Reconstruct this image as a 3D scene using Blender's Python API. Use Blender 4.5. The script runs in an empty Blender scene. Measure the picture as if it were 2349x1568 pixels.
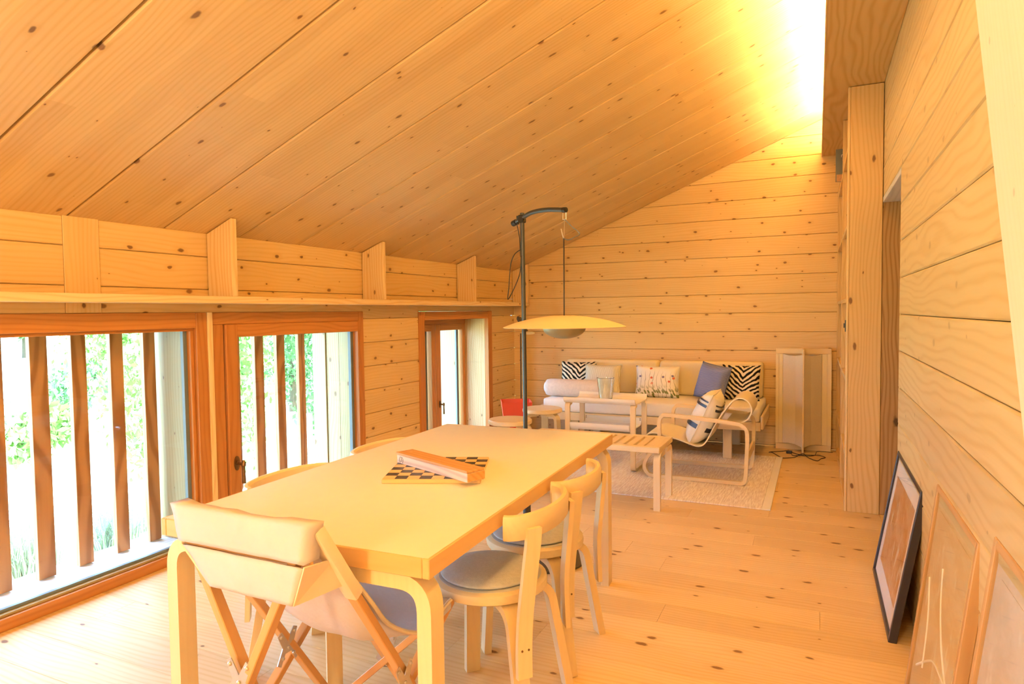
import bpy, bmesh, math, random
from mathutils import Vector, Matrix, Euler
random.seed(7)
sc = bpy.context.scene
C = sc.collection
R = math.radians

# ------------------------------------------------------------------ camera
H = 1.31
def cam_basis(yaw, pit, rol):
    c, s = math.cos, math.sin
    f = Vector((s(yaw)*c(pit), c(yaw)*c(pit), s(pit)))
    r = Vector((c(yaw), -s(yaw), 0)); u = r.cross(f)
    return c(rol)*r + s(rol)*u, -s(rol)*r + c(rol)*u, f
cr, cu, cf = cam_basis(-0.43227519, -0.04465183, -0.01234162)
cd = bpy.data.cameras.new('camera'); cam = bpy.data.objects.new('camera', cd); C.objects.link(cam)
m3 = Matrix((cr, cu, -cf)).transposed()
cam.matrix_world = Matrix.Translation((0, 0, H)) @ m3.to_4x4()
cd.sensor_fit = 'HORIZONTAL'; cd.sensor_width = 36.0; cd.lens = 36.0*1516.96/2349.0
cd.clip_start = 0.02; cd.clip_end = 300
sc.camera = cam

# ------------------------------------------------------------------ world, sun, exposure
w = bpy.data.worlds.new('sky'); sc.world = w; w.use_nodes = True
bg = w.node_tree.nodes['Background']; bg.inputs[0].default_value = (0.38, 0.62, 1.0, 1); bg.inputs[1].default_value = 11.5
sd = bpy.data.lights.new('sun', 'SUN'); sd.energy = 5.0; sd.angle = R(1.0); sd.color = (1, .97, .92)
so = bpy.data.objects.new('sun', sd); C.objects.link(so)
so.rotation_euler = Vector((-0.62, 0.30, -1.0)).to_track_quat('-Z', 'Y').to_euler()
sc.view_settings.view_transform = 'Standard'; sc.view_settings.look = 'None'
sc.view_settings.exposure = 1.14; sc.view_settings.gamma = 1.0; sc.view_settings.use_curve_mapping = False
try:
    sc.cycles.max_bounces = 8; sc.cycles.diffuse_bounces = 5; sc.cycles.glossy_bounces = 4
    sc.cycles.transmission_bounces = 8; sc.cycles.transparent_max_bounces = 16
    sc.cycles.caustics_reflective = False; sc.cycles.caustics_refractive = False
    sc.cycles.sample_clamp_indirect = 6.0; sc.cycles.adaptive_threshold = 0.05
except Exception: pass
WARM = (1.0, 0.90, 0.58)
def area(name, loc, sx, sy, e, d, col=WARM):
    a = bpy.data.lights.new(name, 'AREA'); a.shape = 'RECTANGLE'; a.size = sx; a.size_y = sy; a.energy = e; a.color = col
    o = bpy.data.objects.new(name, a); C.objects.link(o); o.location = loc
    z = -Vector(d).normalized(); y_ = Vector((0, 1, 0)); x_ = y_.cross(z).normalized(); y_ = z.cross(x_)      # long side along the room
    o.matrix_world = Matrix.Translation(loc) @ Matrix((x_, y_, z)).transposed().to_4x4(); return o
# the cove lamp that lies on the wooden soffit along the right wall and shines up at the ceiling
cove = area('cove_light', (0.305, 2.1, 2.745), 0.05, 8.8, 205, (0, 0, 1))
XL, XR, YB, YF = -3.09, 0.37, 6.76, -2.6
SL = 0.407; TH = math.atan(SL)
def ceil_z(x): return 1.77 + SL*(x - XL)

# ------------------------------------------------------------------ materials
MAT = {}
def nodes(name):
    m = bpy.data.materials.new(name); m.use_nodes = True; nt = m.node_tree
    b = nt.nodes['Principled BSDF']; MAT[name] = m
    return m, nt, b
def N(nt, t, **k):
    n = nt.nodes.new(t)
    for a, v in k.items(): setattr(n, a, v)
    return n
def L(nt, a, b): nt.links.new(a, b)
def mth(nt, op, a, b=None, c=None):
    n = N(nt, 'ShaderNodeMath', operation=op)
    for i, v in enumerate((a, b, c)):
        if v is None: continue
        if isinstance(v, (int, float)): n.inputs[i].default_value = v
        else: L(nt, v, n.inputs[i])
    return n.outputs[0]
def mixc(nt, f, a, b, blend='MIX'):
    n = N(nt, 'ShaderNodeMix', data_type='RGBA', blend_type=blend)
    for i, v in ((0, f), (6, a), (7, b)):
        if isinstance(v, (int, float)): n.inputs[i].default_value = v
        elif isinstance(v, tuple): n.inputs[i].default_value = (*v, 1)
        else: L(nt, v, n.inputs[i])
    return n.outputs[2]
def sstep(nt, x, lo, hi):
    n = N(nt, 'ShaderNodeMapRange', interpolation_type='SMOOTHSTEP')
    for i, v in ((0, x), (1, lo), (2, hi)):
        if isinstance(v, (int, float)): n.inputs[i].default_value = v
        else: L(nt, v, n.inputs[i])
    return n.outputs[0]
def vmul(nt, v, s):
    n = N(nt, 'ShaderNodeVectorMath', operation='MULTIPLY'); L(nt, v, n.inputs[0]); n.inputs[1].default_value = s
    return n.outputs[0]
def noise(nt, v, scale=1.0, detail=2.0, rough=.5):
    n = N(nt, 'ShaderNodeTexNoise'); L(nt, v, n.inputs['Vector']); n.inputs['Scale'].default_value = scale
    n.inputs['Detail'].default_value = detail; n.inputs['Roughness'].default_value = rough
    return n.outputs[0]
def coords(nt, ax='x', rnd=True):
    tc = N(nt, 'ShaderNodeTexCoord'); v = tc.outputs['Object']
    if ax != 'x':
        s = N(nt, 'ShaderNodeSeparateXYZ'); L(nt, v, s.inputs[0]); c = N(nt, 'ShaderNodeCombineXYZ')
        o = {'y': (1, 0, 2), 'z': (2, 0, 1)}[ax]
        for i in range(3): L(nt, s.outputs[o[i]], c.inputs[i])
        v = c.outputs[0]
    if rnd:
        oi = N(nt, 'ShaderNodeObjectInfo'); c = N(nt, 'ShaderNodeCombineXYZ')
        for i, k in enumerate((53.0, 17.0, 0.0)): L(nt, mth(nt, 'MULTIPLY', oi.outputs['Random'], k), c.inputs[i])
        a = N(nt, 'ShaderNodeVectorMath', operation='ADD'); L(nt, v, a.inputs[0]); L(nt, c.outputs[0], a.inputs[1])
        return a.outputs[0], oi.outputs['Random'], v
    return v, None, v
def wood(name, c1, c2, knot=(.16, .06, .02), kn=1.0, ax='x', rough=.5, rings=1.0, lam=0.0, ks=(4.5, 6.5), vary=.10, spec=.4, small=0.30, ring_f=260.0):
    m, nt, b = nodes(name)
    v, rnd, raw = coords(nt, ax)
    s = N(nt, 'ShaderNodeSeparateXYZ'); L(nt, v, s.inputs[0])
    warp = noise(nt, vmul(nt, v, (.9, 3.2, 3.2)), 1.0, 2.0)
    ph = mth(nt, 'ADD', mth(nt, 'MULTIPLY', mth(nt, 'ADD', s.outputs[1], mth(nt, 'MULTIPLY', s.outputs[2], .6)), ring_f), mth(nt, 'MULTIPLY', warp, 46.0))
    ring = mth(nt, 'MULTIPLY_ADD', mth(nt, 'SINE', ph), .5, .5)
    ring = mth(nt, 'POWER', ring, 2.2)
    streak = noise(nt, vmul(nt, v, (1.6, 70, 70)), 1.0, 2.0, .6)
    big = noise(nt, vmul(nt, v, (.7, 5, 5)), 1.0, 2.0)
    f = mth(nt, 'ADD', mth(nt, 'MULTIPLY', ring, .38*rings), mth(nt, 'ADD', mth(nt, 'MULTIPLY', streak, .35), mth(nt, 'MULTIPLY', big, .45)))
    f = sstep(nt, f, .18, 1.05)
    col = mixc(nt, f, c1, c2)
    if lam:
        fl = mth(nt, 'FLOOR', mth(nt, 'DIVIDE', s.outputs[1], lam))
        xs = mth(nt, 'FLOOR', mth(nt, 'ADD', mth(nt, 'MULTIPLY', s.outputs[0], .7), mth(nt, 'MULTIPLY', fl, .37)))
        wn = N(nt, 'ShaderNodeTexWhiteNoise', noise_dimensions='2D'); cc = N(nt, 'ShaderNodeCombineXYZ'); L(nt, fl, cc.inputs[0]); L(nt, xs, cc.inputs[1]); L(nt, cc.outputs[0], wn.inputs['Vector'])
        g = mth(nt, 'MULTIPLY_ADD', wn.outputs[0], .10, .94)
        gc = N(nt, 'ShaderNodeCombineColor'); L(nt, g, gc.inputs[0]); L(nt, mth(nt, 'POWER', g, 1.3), gc.inputs[1]); L(nt, mth(nt, 'POWER', g, 1.6), gc.inputs[2])
        col = mixc(nt, 1.0, col, gc.outputs[0], 'MULTIPLY')
    if kn > 0:
        jit = N(nt, 'ShaderNodeTexNoise'); L(nt, v, jit.inputs['Vector']); jit.inputs['Scale'].default_value = 22
        jv = N(nt, 'ShaderNodeVectorMath', operation='MULTIPLY_ADD'); L(nt, jit.outputs['Color'], jv.inputs[0]); jv.inputs[1].default_value = (.10, .10, 0); 
        kv = vmul(nt, v, (ks[0], ks[1], 0)); L(nt, kv, jv.inputs[2])
        vo = N(nt, 'ShaderNodeTexVoronoi', voronoi_dimensions='2D', feature='F1'); L(nt, jv.outputs[0], vo.inputs['Vector']); vo.inputs['Scale'].default_value = 1
        sp = N(nt, 'ShaderNodeSeparateColor'); L(nt, vo.outputs['Color'], sp.inputs[0])
        sz = mth(nt, 'MULTIPLY', mth(nt, 'MAXIMUM', mth(nt, 'SUBTRACT', sp.outputs[0], small), 0.0), .115)
        sz = mth(nt, 'ADD', sz, .0005)
        d = vo.outputs['Distance']
        k1 = mth(nt, 'SUBTRACT', 1.0, sstep(nt, d, mth(nt, 'MULTIPLY', sz, .6), mth(nt, 'MULTIPLY', sz, 1.25)))
        k2 = mth(nt, 'SUBTRACT', 1.0, sstep(nt, d, sz, mth(nt, 'MULTIPLY', sz, 3.5)))
        col = mixc(nt, mth(nt, 'MULTIPLY', k2, .35*kn), col, c2)
        col = mixc(nt, mth(nt, 'MULTIPLY', k1, .85*kn), col, knot)
    if rnd is not None and vary:
        g = mth(nt, 'MULTIPLY_ADD', rnd, vary, 1-vary*.6)
        gc = N(nt, 'ShaderNodeCombineColor')
        for i, e in enumerate((1.0, 1.15, 1.3)): L(nt, mth(nt, 'POWER', g, e), gc.inputs[i])
        col = mixc(nt, 1.0, col, gc.outputs[0], 'MULTIPLY')
    L(nt, col, b.inputs['Base Color']); b.inputs['Roughness'].default_value = rough
    b.inputs['Specular IOR Level'].default_value = spec
    return m
def plain(name, col, rough=.5, metal=0.0, spec=.5, nz=0.0, nscale=30.0, bump=0.0, bscale=200.0):
    m, nt, b = nodes(name)
    b.inputs['Roughness'].default_value = rough; b.inputs['Metallic'].default_value = metal; b.inputs['Specular IOR Level'].default_value = spec
    v, rnd, raw = coords(nt, 'x', False)
    c2 = tuple(x*(1-nz) for x in col)
    n1 = noise(nt, v, nscale, 3.0)
    L(nt, mixc(nt, n1, col, c2), b.inputs['Base Color'])
    if bump:
        bp = N(nt, 'ShaderNodeBump'); bp.inputs['Strength'].default_value = bump; bp.inputs['Distance'].default_value = .002
        L(nt, noise(nt, v, bscale, 2.0), bp.inputs['Height']); L(nt, bp.outputs[0], b.inputs['Normal'])
    return m

wood('pine_wall', (.77, .55, .27), (.63, .38, .14), small=.22, ks=(4.2, 7.0), rings=.5, lam=0)
wood('pine_back', (.77, .55, .27), (.63, .38, .14), small=.24, ks=(4.6, 8.0), rings=.45, lam=0)
wood('pine_right', (.72, .55, .29), (.60, .41, .165), kn=.35, ks=(3.0, 5.5), rings=.8, ring_f=150)
wood('pine_ceiling', (.74, .53, .26), (.60, .36, .125), small=.30, ks=(3.9, 7.0), lam=.124, rough=.42, rings=.6, vary=.06)
wood('pine_floor', (.77, .56, .30), (.66, .41, .165), ks=(3.2, 6.6), rough=.45, rings=.7, spec=.18, vary=.12, small=.25)
wood('pine_case', (.72, .50, .23), (.60, .37, .14), ks=(3.4, 7.0), vary=.08)
wood('pine_pale', (.83, .64, .36), (.72, .46, .20), ks=(3.4, 7.0), kn=.9)
wood('pine_soffit', (.62, .42, .19), (.50, .30, .11), ks=(5.5, 3.0), rings=1.2)
wood('larch', (.56, .235, .062), (.42, .15, .035), kn=0, rings=.8, rough=.42)
wood('slat_wood', (.60, .30, .12), (.36, .15, .05), kn=.2, rings=2.0, ring_f=150)
wood('grey_larch', (.74, .74, .76), (.58, .57, .58), kn=.5)
wood('reveal_wood', (.40, .31, .15), (.32, .22, .09), ks=(3.5, 6.0))
wood('old_timber', (.50, .31, .13), (.34, .18, .065), knot=(.05, .025, .01), ks=(2.2, 4.0), rough=.8, rings=1.4)
for a in 'xyz':
    wood('birch_'+a, (.82, .64, .38), (.74, .52, .27), kn=0, ax=a, rings=.25, rough=.38, vary=.05)
    wood('beech_'+a, (.66, .36, .14), (.56, .28, .10), kn=0, ax=a, rings=.5, rough=.42, vary=.05)
wood('oak_frame', (.62, .38, .17), (.50, .28, .11), kn=0)
wood('box_wood', (.74, .60, .48), (.52, .40, .32), kn=0, ring_f=420, rings=1.6)
wood('box_lid', (.66, .36, .13), (.54, .26, .08), kn=0)
wood('edge_birch_x', (.74, .46, .20), (.66, .38, .15), kn=0, ax='x', rings=.4, rough=.4); wood('edge_birch_y', (.74, .46, .20), (.66, .38, .15), kn=0, ax='y', rings=.4, rough=.4)
wood('pale_board', (.86, .79, .66), (.78, .69, .54), kn=.3, rings=.3)
plain('linoleum', (.85, .79, .64), .42, nz=.05)
plain('seat_lino', (.66, .62, .58), .5, nz=.05)
plain('black_metal', (.035, .032, .03), .45, .6)
plain('grey_metal', (.075, .08, .085), .38, .5)
plain('steel', (.66, .64, .62), .32, .9, nz=.2, nscale=60)
plain('brass', (.26, .15, .07), .38, .85, nz=.3, nscale=80)
plain('brown_metal', (.10, .075, .05), .5, .4)
plain('spacer', (.16, .20, .22), .5)
plain('felt', (.62, .60, .60), .95, spec=.1, nz=.25, nscale=90, bump=.4, bscale=300)
plain('canvas', (.68, .60, .60), .9, spec=.1, nz=.14, nscale=14, bump=.9, bscale=48)
plain('canvas_strip', (.84, .70, .54), .9, spec=.1, nz=.12, nscale=30)
plain('white_fabric', (.84, .77, .68), .92, spec=.1, nz=.06, nscale=60, bump=.25, bscale=500)
plain('cream_fabric', (.84, .70, .44), .92, spec=.1, nz=.05, nscale=60, bump=.2, bscale=500)
plain('fur', (.82, .70, .62), .98, spec=.05, nz=.22, nscale=45, bump=.8, bscale=140)
plain('white_lacquer', (.86, .78, .68), .35)
plain('seat_lacquer', (.84, .72, .50), .38)
plain('red_plastic', (.72, .075, .035), .4, nz=.08)
plain('paper', (.86, .80, .72), .8)
plain('white_mat', (.86, .76, .72), .7)
plain('black_frame', (.035, .03, .04), .35)
plain('cord', (.03, .025, .02), .6)
plain('silver_cord', (.14, .13, .12), .5, .2)
plain('dark_sq', (.055, .05, .055), .4)
plain('light_sq', (.80, .50, .22), .42)
plain('book_grey', (.16, .17, .17), .4, nz=.2, nscale=12)
plain('book_white', (.8, .78, .72), .6)
plain('book_food', (.62, .34, .16), .5, nz=.6, nscale=55)
plain('ink', (.14, .10, .08), .7)
plain('bowl_metal', (.30, .26, .17), .45, .3)
plain('shade_white', (.9, .86, .78), .5)
plain('bark', (.17, .12, .08), .9, nz=.5, nscale=18)
plain('stone', (.46, .48, .52), .9, nz=.4, nscale=4)
plain('roof_dark', (.10, .07, .06), .8, nz=.3, nscale=4)
plain('white_paint', (.85, .85, .85), .6)
plain('fence_wood', (.62, .60, .56), .8, nz=.2, nscale=8)
plain('chalet', (.20, .11, .06), .8, nz=.3, nscale=5)
def foliage(name, a, b):
    m, nt, p = nodes(name); v, r, raw = coords(nt, 'x', False)
    L(nt, mixc(nt, noise(nt, v, 1.4, 3), a, b), p.inputs['Base Color']); p.inputs['Roughness'].default_value = .6
    try: p.inputs['Subsurface Weight'].default_value = 0
    except Exception: pass
    return m
foliage('leaf_a', (.13, .30, .05), (.34, .50, .12)); foliage('leaf_b', (.07, .20, .07), (.22, .38, .12)); foliage('leaf_c', (.40, .44, .28), (.60, .60, .44)); foliage('leaf_d', (.30, .36, .26), (.48, .52, .40))
def ground_mat():
    m, nt, p = nodes('meadow'); v, r, raw = coords(nt, 'x', False)
    a = mixc(nt, noise(nt, v, .45, 4), (.40, .58, .20), (.66, .66, .40)); s = N(nt, 'ShaderNodeSeparateXYZ'); L(nt, v, s.inputs[0])
    pth = mth(nt, 'ABSOLUTE', mth(nt, 'SUBTRACT', mth(nt, 'ADD', s.outputs[0], mth(nt, 'MULTIPLY', noise(nt, v, .25, 2), 2.0)), -8.6))
    a = mixc(nt, sstep(nt, pth, 1.7, .9), a, (.80, .77, .70))
    L(nt, mixc(nt, noise(nt, v, 9, 3), a, (.50, .60, .30), 'MIX'), p.inputs['Base Color']); p.inputs['Roughness'].default_value = .95
ground_mat()
def glass_pane(nm, k):
    m, nt, b = nodes(nm); nt.nodes.remove(b)
    o = nt.nodes['Material Output']; t = N(nt, 'ShaderNodeBsdfTransparent'); g = N(nt, 'ShaderNodeBsdfGlossy'); g.inputs['Roughness'].default_value = .02
    ge = N(nt, 'ShaderNodeNewGeometry'); dt = N(nt, 'ShaderNodeVectorMath', operation='DOT_PRODUCT'); L(nt, ge.outputs['Normal'], dt.inputs[0]); L(nt, ge.outputs['Incoming'], dt.inputs[1])
    sch = mth(nt, 'MULTIPLY_ADD', mth(nt, 'POWER', mth(nt, 'SUBTRACT', 1.0, mth(nt, 'ABSOLUTE', dt.outputs['Value'])), 5.0), .9*k, .035*k); x = N(nt, 'ShaderNodeMixShader')
    t.inputs[0].default_value = (.97, .98, .97, 1)
    L(nt, sch, x.inputs[0]); L(nt, t.outputs[0], x.inputs[1]); L(nt, g.outputs[0], x.inputs[2]); L(nt, x.outputs[0], o.inputs[0])
glass_pane('pane_glass', 1.0); glass_pane('picture_glass', .3)
m, nt, b = nodes('vase_glass'); b.inputs['Base Color'].default_value = (.97, .96, .92, 1); b.inputs['Transmission Weight'].default_value = 1; b.inputs['Roughness'].default_value = .02; b.inputs['IOR'].default_value = 1.46
m, nt, b = nodes('led'); b.inputs['Emission Color'].default_value = (*WARM, 1); b.inputs['Emission Strength'].default_value = 6
m, nt, b = nodes('fill_glow'); b.inputs['Emission Color'].default_value = (*WARM, 1); b.inputs['Emission Strength'].default_value = 4  # emission of the added fill globe
m, nt, b = nodes('lantern_paper'); v, r, raw = coords(nt, 'x', False)
L(nt, mixc(nt, noise(nt, vmul(nt, v, (60, 60, 260)), 1, 3), (.80, .68, .50), (.70, .57, .40)), b.inputs['Base Color']); b.inputs['Roughness'].default_value = .9
plain('lantern_strip', (.82, .68, .42), .9)
def zebra(name):
    m, nt, b = nodes(name); v, r, raw = coords(nt, 'x', False)
    s = N(nt, 'ShaderNodeSeparateXYZ'); L(nt, v, s.inputs[0])
    wob = noise(nt, vmul(nt, v, (9, 9, 9)), 1, 2.0); wob2 = noise(nt, vmul(nt, v, (30, 30, 30)), 1, 2)
    h = mth(nt, 'SUBTRACT', s.outputs[2], mth(nt, 'MULTIPLY', mth(nt, 'ABSOLUTE', mth(nt, 'SUBTRACT', s.outputs[0], .03)), .85))
    ph = mth(nt, 'ADD', mth(nt, 'MULTIPLY', h, 135.0), mth(nt, 'ADD', mth(nt, 'MULTIPLY', wob, 9.0), mth(nt, 'MULTIPLY', wob2, 1.6)))
    f = sstep(nt, mth(nt, 'SINE', ph), -.22, .12)
    L(nt, mixc(nt, f, (.02, .018, .016), (.82, .74, .60)), b.inputs['Base Color']); b.inputs['Roughness'].default_value = .9; b.inputs['Specular IOR Level'].default_value = .1
zebra('zebra_print')
def stripes(name, a, bcol, freq, ax, mixb=.5):
    m, nt, b = nodes(name); v, r, raw = coords(nt, 'x', False)
    s = N(nt, 'ShaderNodeSeparateXYZ'); L(nt, v, s.inputs[0])
    wob = noise(nt, vmul(nt, v, (18, 18, 18) if ax == 0 else (6, 30, 30)), 1, 2.0)
    f = mth(nt, 'SINE', mth(nt, 'ADD', mth(nt, 'MULTIPLY', s.outputs[ax], freq), mth(nt, 'MULTIPLY', wob, 5.0)))
    L(nt, mixc(nt, sstep(nt, f, -.3, .5), a, bcol), b.inputs['Base Color']); b.inputs['Roughness'].default_value = .9; b.inputs['Specular IOR Level'].default_value = .1
stripes('pinstripe', (.84, .78, .66), (.52, .46, .30), 620, 0)
stripes('blue_weave', (.12, .15, .36), (.34, .36, .52), 560, 2)
def floral():
    m, nt, b = nodes('floral_print'); v, r, raw = coords(nt, 'x', False)
    s = N(nt, 'ShaderNodeSeparateXYZ'); L(nt, v, s.inputs[0]); x, z = s.outputs[0], s.outputs[2]
    base = (.84, .78, .68)
    wob = noise(nt, vmul(nt, v, (8, 8, 8)), 1, 2)
    st = mth(nt, 'SINE', mth(nt, 'ADD', mth(nt, 'MULTIPLY', x, 150.0), mth(nt, 'MULTIPLY', wob, 11.0)))
    stm = mth(nt, 'MULTIPLY', sstep(nt, st, .90, .98), sstep(nt, mth(nt, 'ADD', z, mth(nt, 'MULTIPLY', wob, .12)), .17, .10))
    col = mixc(nt, mth(nt, 'MULTIPLY', stm, .8), base, (.26, .22, .12))
    lf = N(nt, 'ShaderNodeTexVoronoi', voronoi_dimensions='2D'); cx = N(nt, 'ShaderNodeCombineXYZ'); L(nt, mth(nt, 'MULTIPLY', mth(nt, 'ADD', x, mth(nt, 'MULTIPLY', z, .5)), 38.0), cx.inputs[0]); L(nt, mth(nt, 'MULTIPLY', z, 22.0), cx.inputs[1]); L(nt, cx.outputs[0], lf.inputs['Vector']); lf.inputs['Scale'].default_value = 1
    lm = mth(nt, 'MULTIPLY', sstep(nt, lf.outputs['Distance'], .42, .30), sstep(nt, z, -.02, -.11))
    col = mixc(nt, lm, col, (.20, .22, .07))
    fl = N(nt, 'ShaderNodeTexVoronoi', voronoi_dimensions='2D'); cx = N(nt, 'ShaderNodeCombineXYZ'); L(nt, mth(nt, 'MULTIPLY', x, 13.0), cx.inputs[0]); L(nt, mth(nt, 'MULTIPLY', z, 15.0), cx.inputs[1]); L(nt, cx.outputs[0], fl.inputs['Vector']); fl.inputs['Scale'].default_value = 1
    fr = N(nt, 'ShaderNodeSeparateColor'); L(nt, fl.outputs['Color'], fr.inputs[0])
    fm = mth(nt, 'MULTIPLY', mth(nt, 'MULTIPLY', sstep(nt, mth(nt, 'ADD', fl.outputs['Distance'], mth(nt, 'MULTIPLY', noise(nt, v, 120, 1), .14)), .26, .20), sstep(nt, z, -.06, 0.0)), mth(nt, 'GREATER_THAN', fr.outputs[1], .45))
    col = mixc(nt, fm, col, mixc(nt, mth(nt, 'GREATER_THAN', fr.outputs[0], .7), (.62, .13, .05), (.20, .16, .26)))
    L(nt, col, b.inputs['Base Color']); b.inputs['Roughness'].default_value = .9
floral()
def rugmat():
    m, nt, b = nodes('rug_weave'); v, r, raw = coords(nt, 'x', False)
    n1 = noise(nt, vmul(nt, v, (95, 9, 1)), 1, 2.0, .7); n2 = noise(nt, vmul(nt, v, (3, 3, 1)), 1, 3)
    col = mixc(nt, sstep(nt, n1, .30, .70), (.68, .56, .47), (.93, .86, .76)); col = mixc(nt, mth(nt, 'MULTIPLY', n2, .35), col, (.70, .56, .44))
    L(nt, col, b.inputs['Base Color']); b.inputs['Roughness'].default_value = 1; b.inputs['Specular IOR Level'].default_value = .05
    bp = N(nt, 'ShaderNodeBump'); bp.inputs['Strength'].default_value = .6; bp.inputs['Distance'].default_value = .004; L(nt, n1, bp.inputs['Height']); L(nt, bp.outputs[0], b.inputs['Normal'])
rugmat()
def art(name, cols, sc_):
    m, nt, b = nodes(name); v, r, raw = coords(nt, 'x', False)
    n1 = noise(nt, vmul(nt, v, sc_), 1, 5, .65); n2 = noise(nt, vmul(nt, v, (sc_[1], sc_[0], sc_[2])), 1.3, 4, .6)
    col = mixc(nt, sstep(nt, n1, .42, .58), cols[0], cols[1]); col = mixc(nt, sstep(nt, n2, .56, .66), col, cols[2])
    L(nt, col, b.inputs['Base Color']); b.inputs['Roughness'].default_value = .35
art('art_orange', ((.66, .36, .20), (.56, .22, .06), (.80, .62, .48)), (5, 9, 5))
art('art_sketch', ((.74, .50, .24), (.80, .60, .36), (.86, .74, .56)), (3, 8, 3))
art('art_grey', ((.62, .52, .44), (.70, .60, .54), (.78, .70, .64)), (4, 6, 4))

# ------------------------------------------------------------------ mesh helpers
def obj(name, bm, mat, parent=None, mw=None, smooth=False, bevel=0.0, seg=1):
    if isinstance(bm, bmesh.types.BMesh):
        if bevel > 0:
            bmesh.ops.bevel(bm, geom=list(bm.edges), offset=bevel, segments=seg, affect='EDGES', profile=.5, clamp_overlap=True)
        bmesh.ops.recalc_face_normals(bm, faces=bm.faces)
        me = bpy.data.meshes.new(name); bm.to_mesh(me); bm.free()
    else: me = bm
    if mat: 
        if len(me.materials) == 0: me.materials.append(MAT[mat])
    if smooth:
        for p in me.polygons: p.use_smooth = True
        if smooth != 'all':
            try: me.set_sharp_from_angle(angle=R(40))
            except Exception: pass
    o = bpy.data.objects.new(name, me); C.objects.link(o)
    if parent is not None: o.parent = parent
    if mw is not None: o.matrix_local = mw
    return o
def tag(o, label, cat, group=None):
    o['label'] = label; o['category'] = cat
    if group: o['group'] = group
    return o
def thing(name, label, cat, loc=(0, 0, 0), rz=0.0, group=None):
    o = bpy.data.objects.new(name, None); C.objects.link(o); o.location = loc; o.rotation_euler = (0, 0, rz); o.empty_display_size = .1
    return tag(o, label, cat, group)
def struct(o): o['kind'] = 'structure'; return o
def sroot(name):
    o = bpy.data.objects.new(name, None); C.objects.link(o); return struct(o)
def B(): return bmesh.new()
def bx(bm, c, s, rot=None):
    v = []
    for x in (-.5, .5):
        for y in (-.5, .5):
            for z in (-.5, .5):
                p = Vector((x*s[0], y*s[1], z*s[2]))
                if rot: p = rot @ p
                v.append(bm.verts.new(p + Vector(c)))
    for f in ((0, 1, 3, 2), (4, 6, 7, 5), (0, 4, 5, 1), (2, 3, 7, 6), (0, 2, 6, 4), (1, 5, 7, 3)): bm.faces.new([v[i] for i in f])
    return bm
def bx2(bm, lo, hi): return bx(bm, [(a+b)/2 for a, b in zip(lo, hi)], [abs(b-a) for a, b in zip(lo, hi)])
def bar(bm, p, q, wd, ht, up=(0, 0, 1)):
    p, q = Vector(p), Vector(q); d = q-p; x = d.normalized(); u = Vector(up); y = u.cross(x)
    if y.length < 1e-5: y = Vector((0, 1, 0)).cross(x)
    y.normalize(); z = x.cross(y)
    return bx(bm, (p+q)/2, (d.length, wd, ht), Matrix((x, y, z)).transposed())
def ring_faces(bm, rings, closed_path=False, closed_ring=True, caps=True):
    n = len(rings[0]); m_ = len(rings)
    for i in range(m_ if closed_path else m_-1):
        a, b_ = rings[i], rings[(i+1) % m_]
        for j in range(n if closed_ring else n-1):
            k = (j+1) % n
            bm.faces.new((a[j], a[k], b_[k], b_[j]))
    if caps and not closed_path and closed_ring:
        bm.faces.new(list(reversed(rings[0]))); bm.faces.new(rings[-1])
def tube(bm, pts, r, n=8, closed=False):
    pts = [Vector(p) for p in pts]; m_ = len(pts); rs = r if isinstance(r, (list, tuple)) else [r]*m_
    rings = []; up = None
    for i, p in enumerate(pts):
        a = pts[(i-1) % m_] if (i > 0 or closed) else p; b_ = pts[(i+1) % m_] if (i < m_-1 or closed) else p
        t = (b_-a).normalized()
        if up is None: up = t.orthogonal().normalized()
        up = (up - t*up.dot(t)); up = up.normalized() if up.length > 1e-6 else t.orthogonal().normalized()
        s = t.cross(up)
        rings.append([bm.verts.new(p + rs[i]*(math.cos(2*math.pi*k/n)*up + math.sin(2*math.pi*k/n)*s)) for k in range(n)])
    ring_faces(bm, rings, closed)
    return bm
def ribbon(bm, pts, nrm, wd, th, closed=False):
    """sweep of a rectangle: wd along nrm, th in the plane of the path"""
    pts = [Vector(p) for p in pts]; nrm = Vector(nrm).normalized(); m_ = len(pts); rings = []
    for i, p in enumerate(pts):
        a = pts[(i-1) % m_] if (i > 0 or closed) else p; b_ = pts[(i+1) % m_] if (i < m_-1 or closed) else p
        t = (b_-a).normalized(); s = nrm.cross(t).normalized()
        rings.append([bm.verts.new(p + nrm*(u*wd/2) + s*(v*th/2)) for u, v in ((-1, -1), (1, -1), (1, 1), (-1, 1))])
    ring_faces(bm, rings, closed)
    return bm
def lathe(bm, prof, n=32, c=(0, 0, 0)):
    rings = []
    for r, z in prof:
        if r < 1e-6: rings.append([bm.verts.new((c[0], c[1], c[2]+z))])
        else: rings.append([bm.verts.new((c[0]+r*math.cos(2*math.pi*k/n), c[1]+r*math.sin(2*math.pi*k/n), c[2]+z)) for k in range(n)])
    for a, b_ in zip(rings, rings[1:]):
        for j in range(n):
            k = (j+1) % n
            if len(a) == 1 and len(b_) == 1: continue
            if len(a) == 1: bm.faces.new((a[0], b_[k], b_[j]))
            elif len(b_) == 1: bm.faces.new((a[j], a[k], b_[0]))
            else: bm.faces.new((a[j], a[k], b_[k], b_[j]))
    return bm
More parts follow.
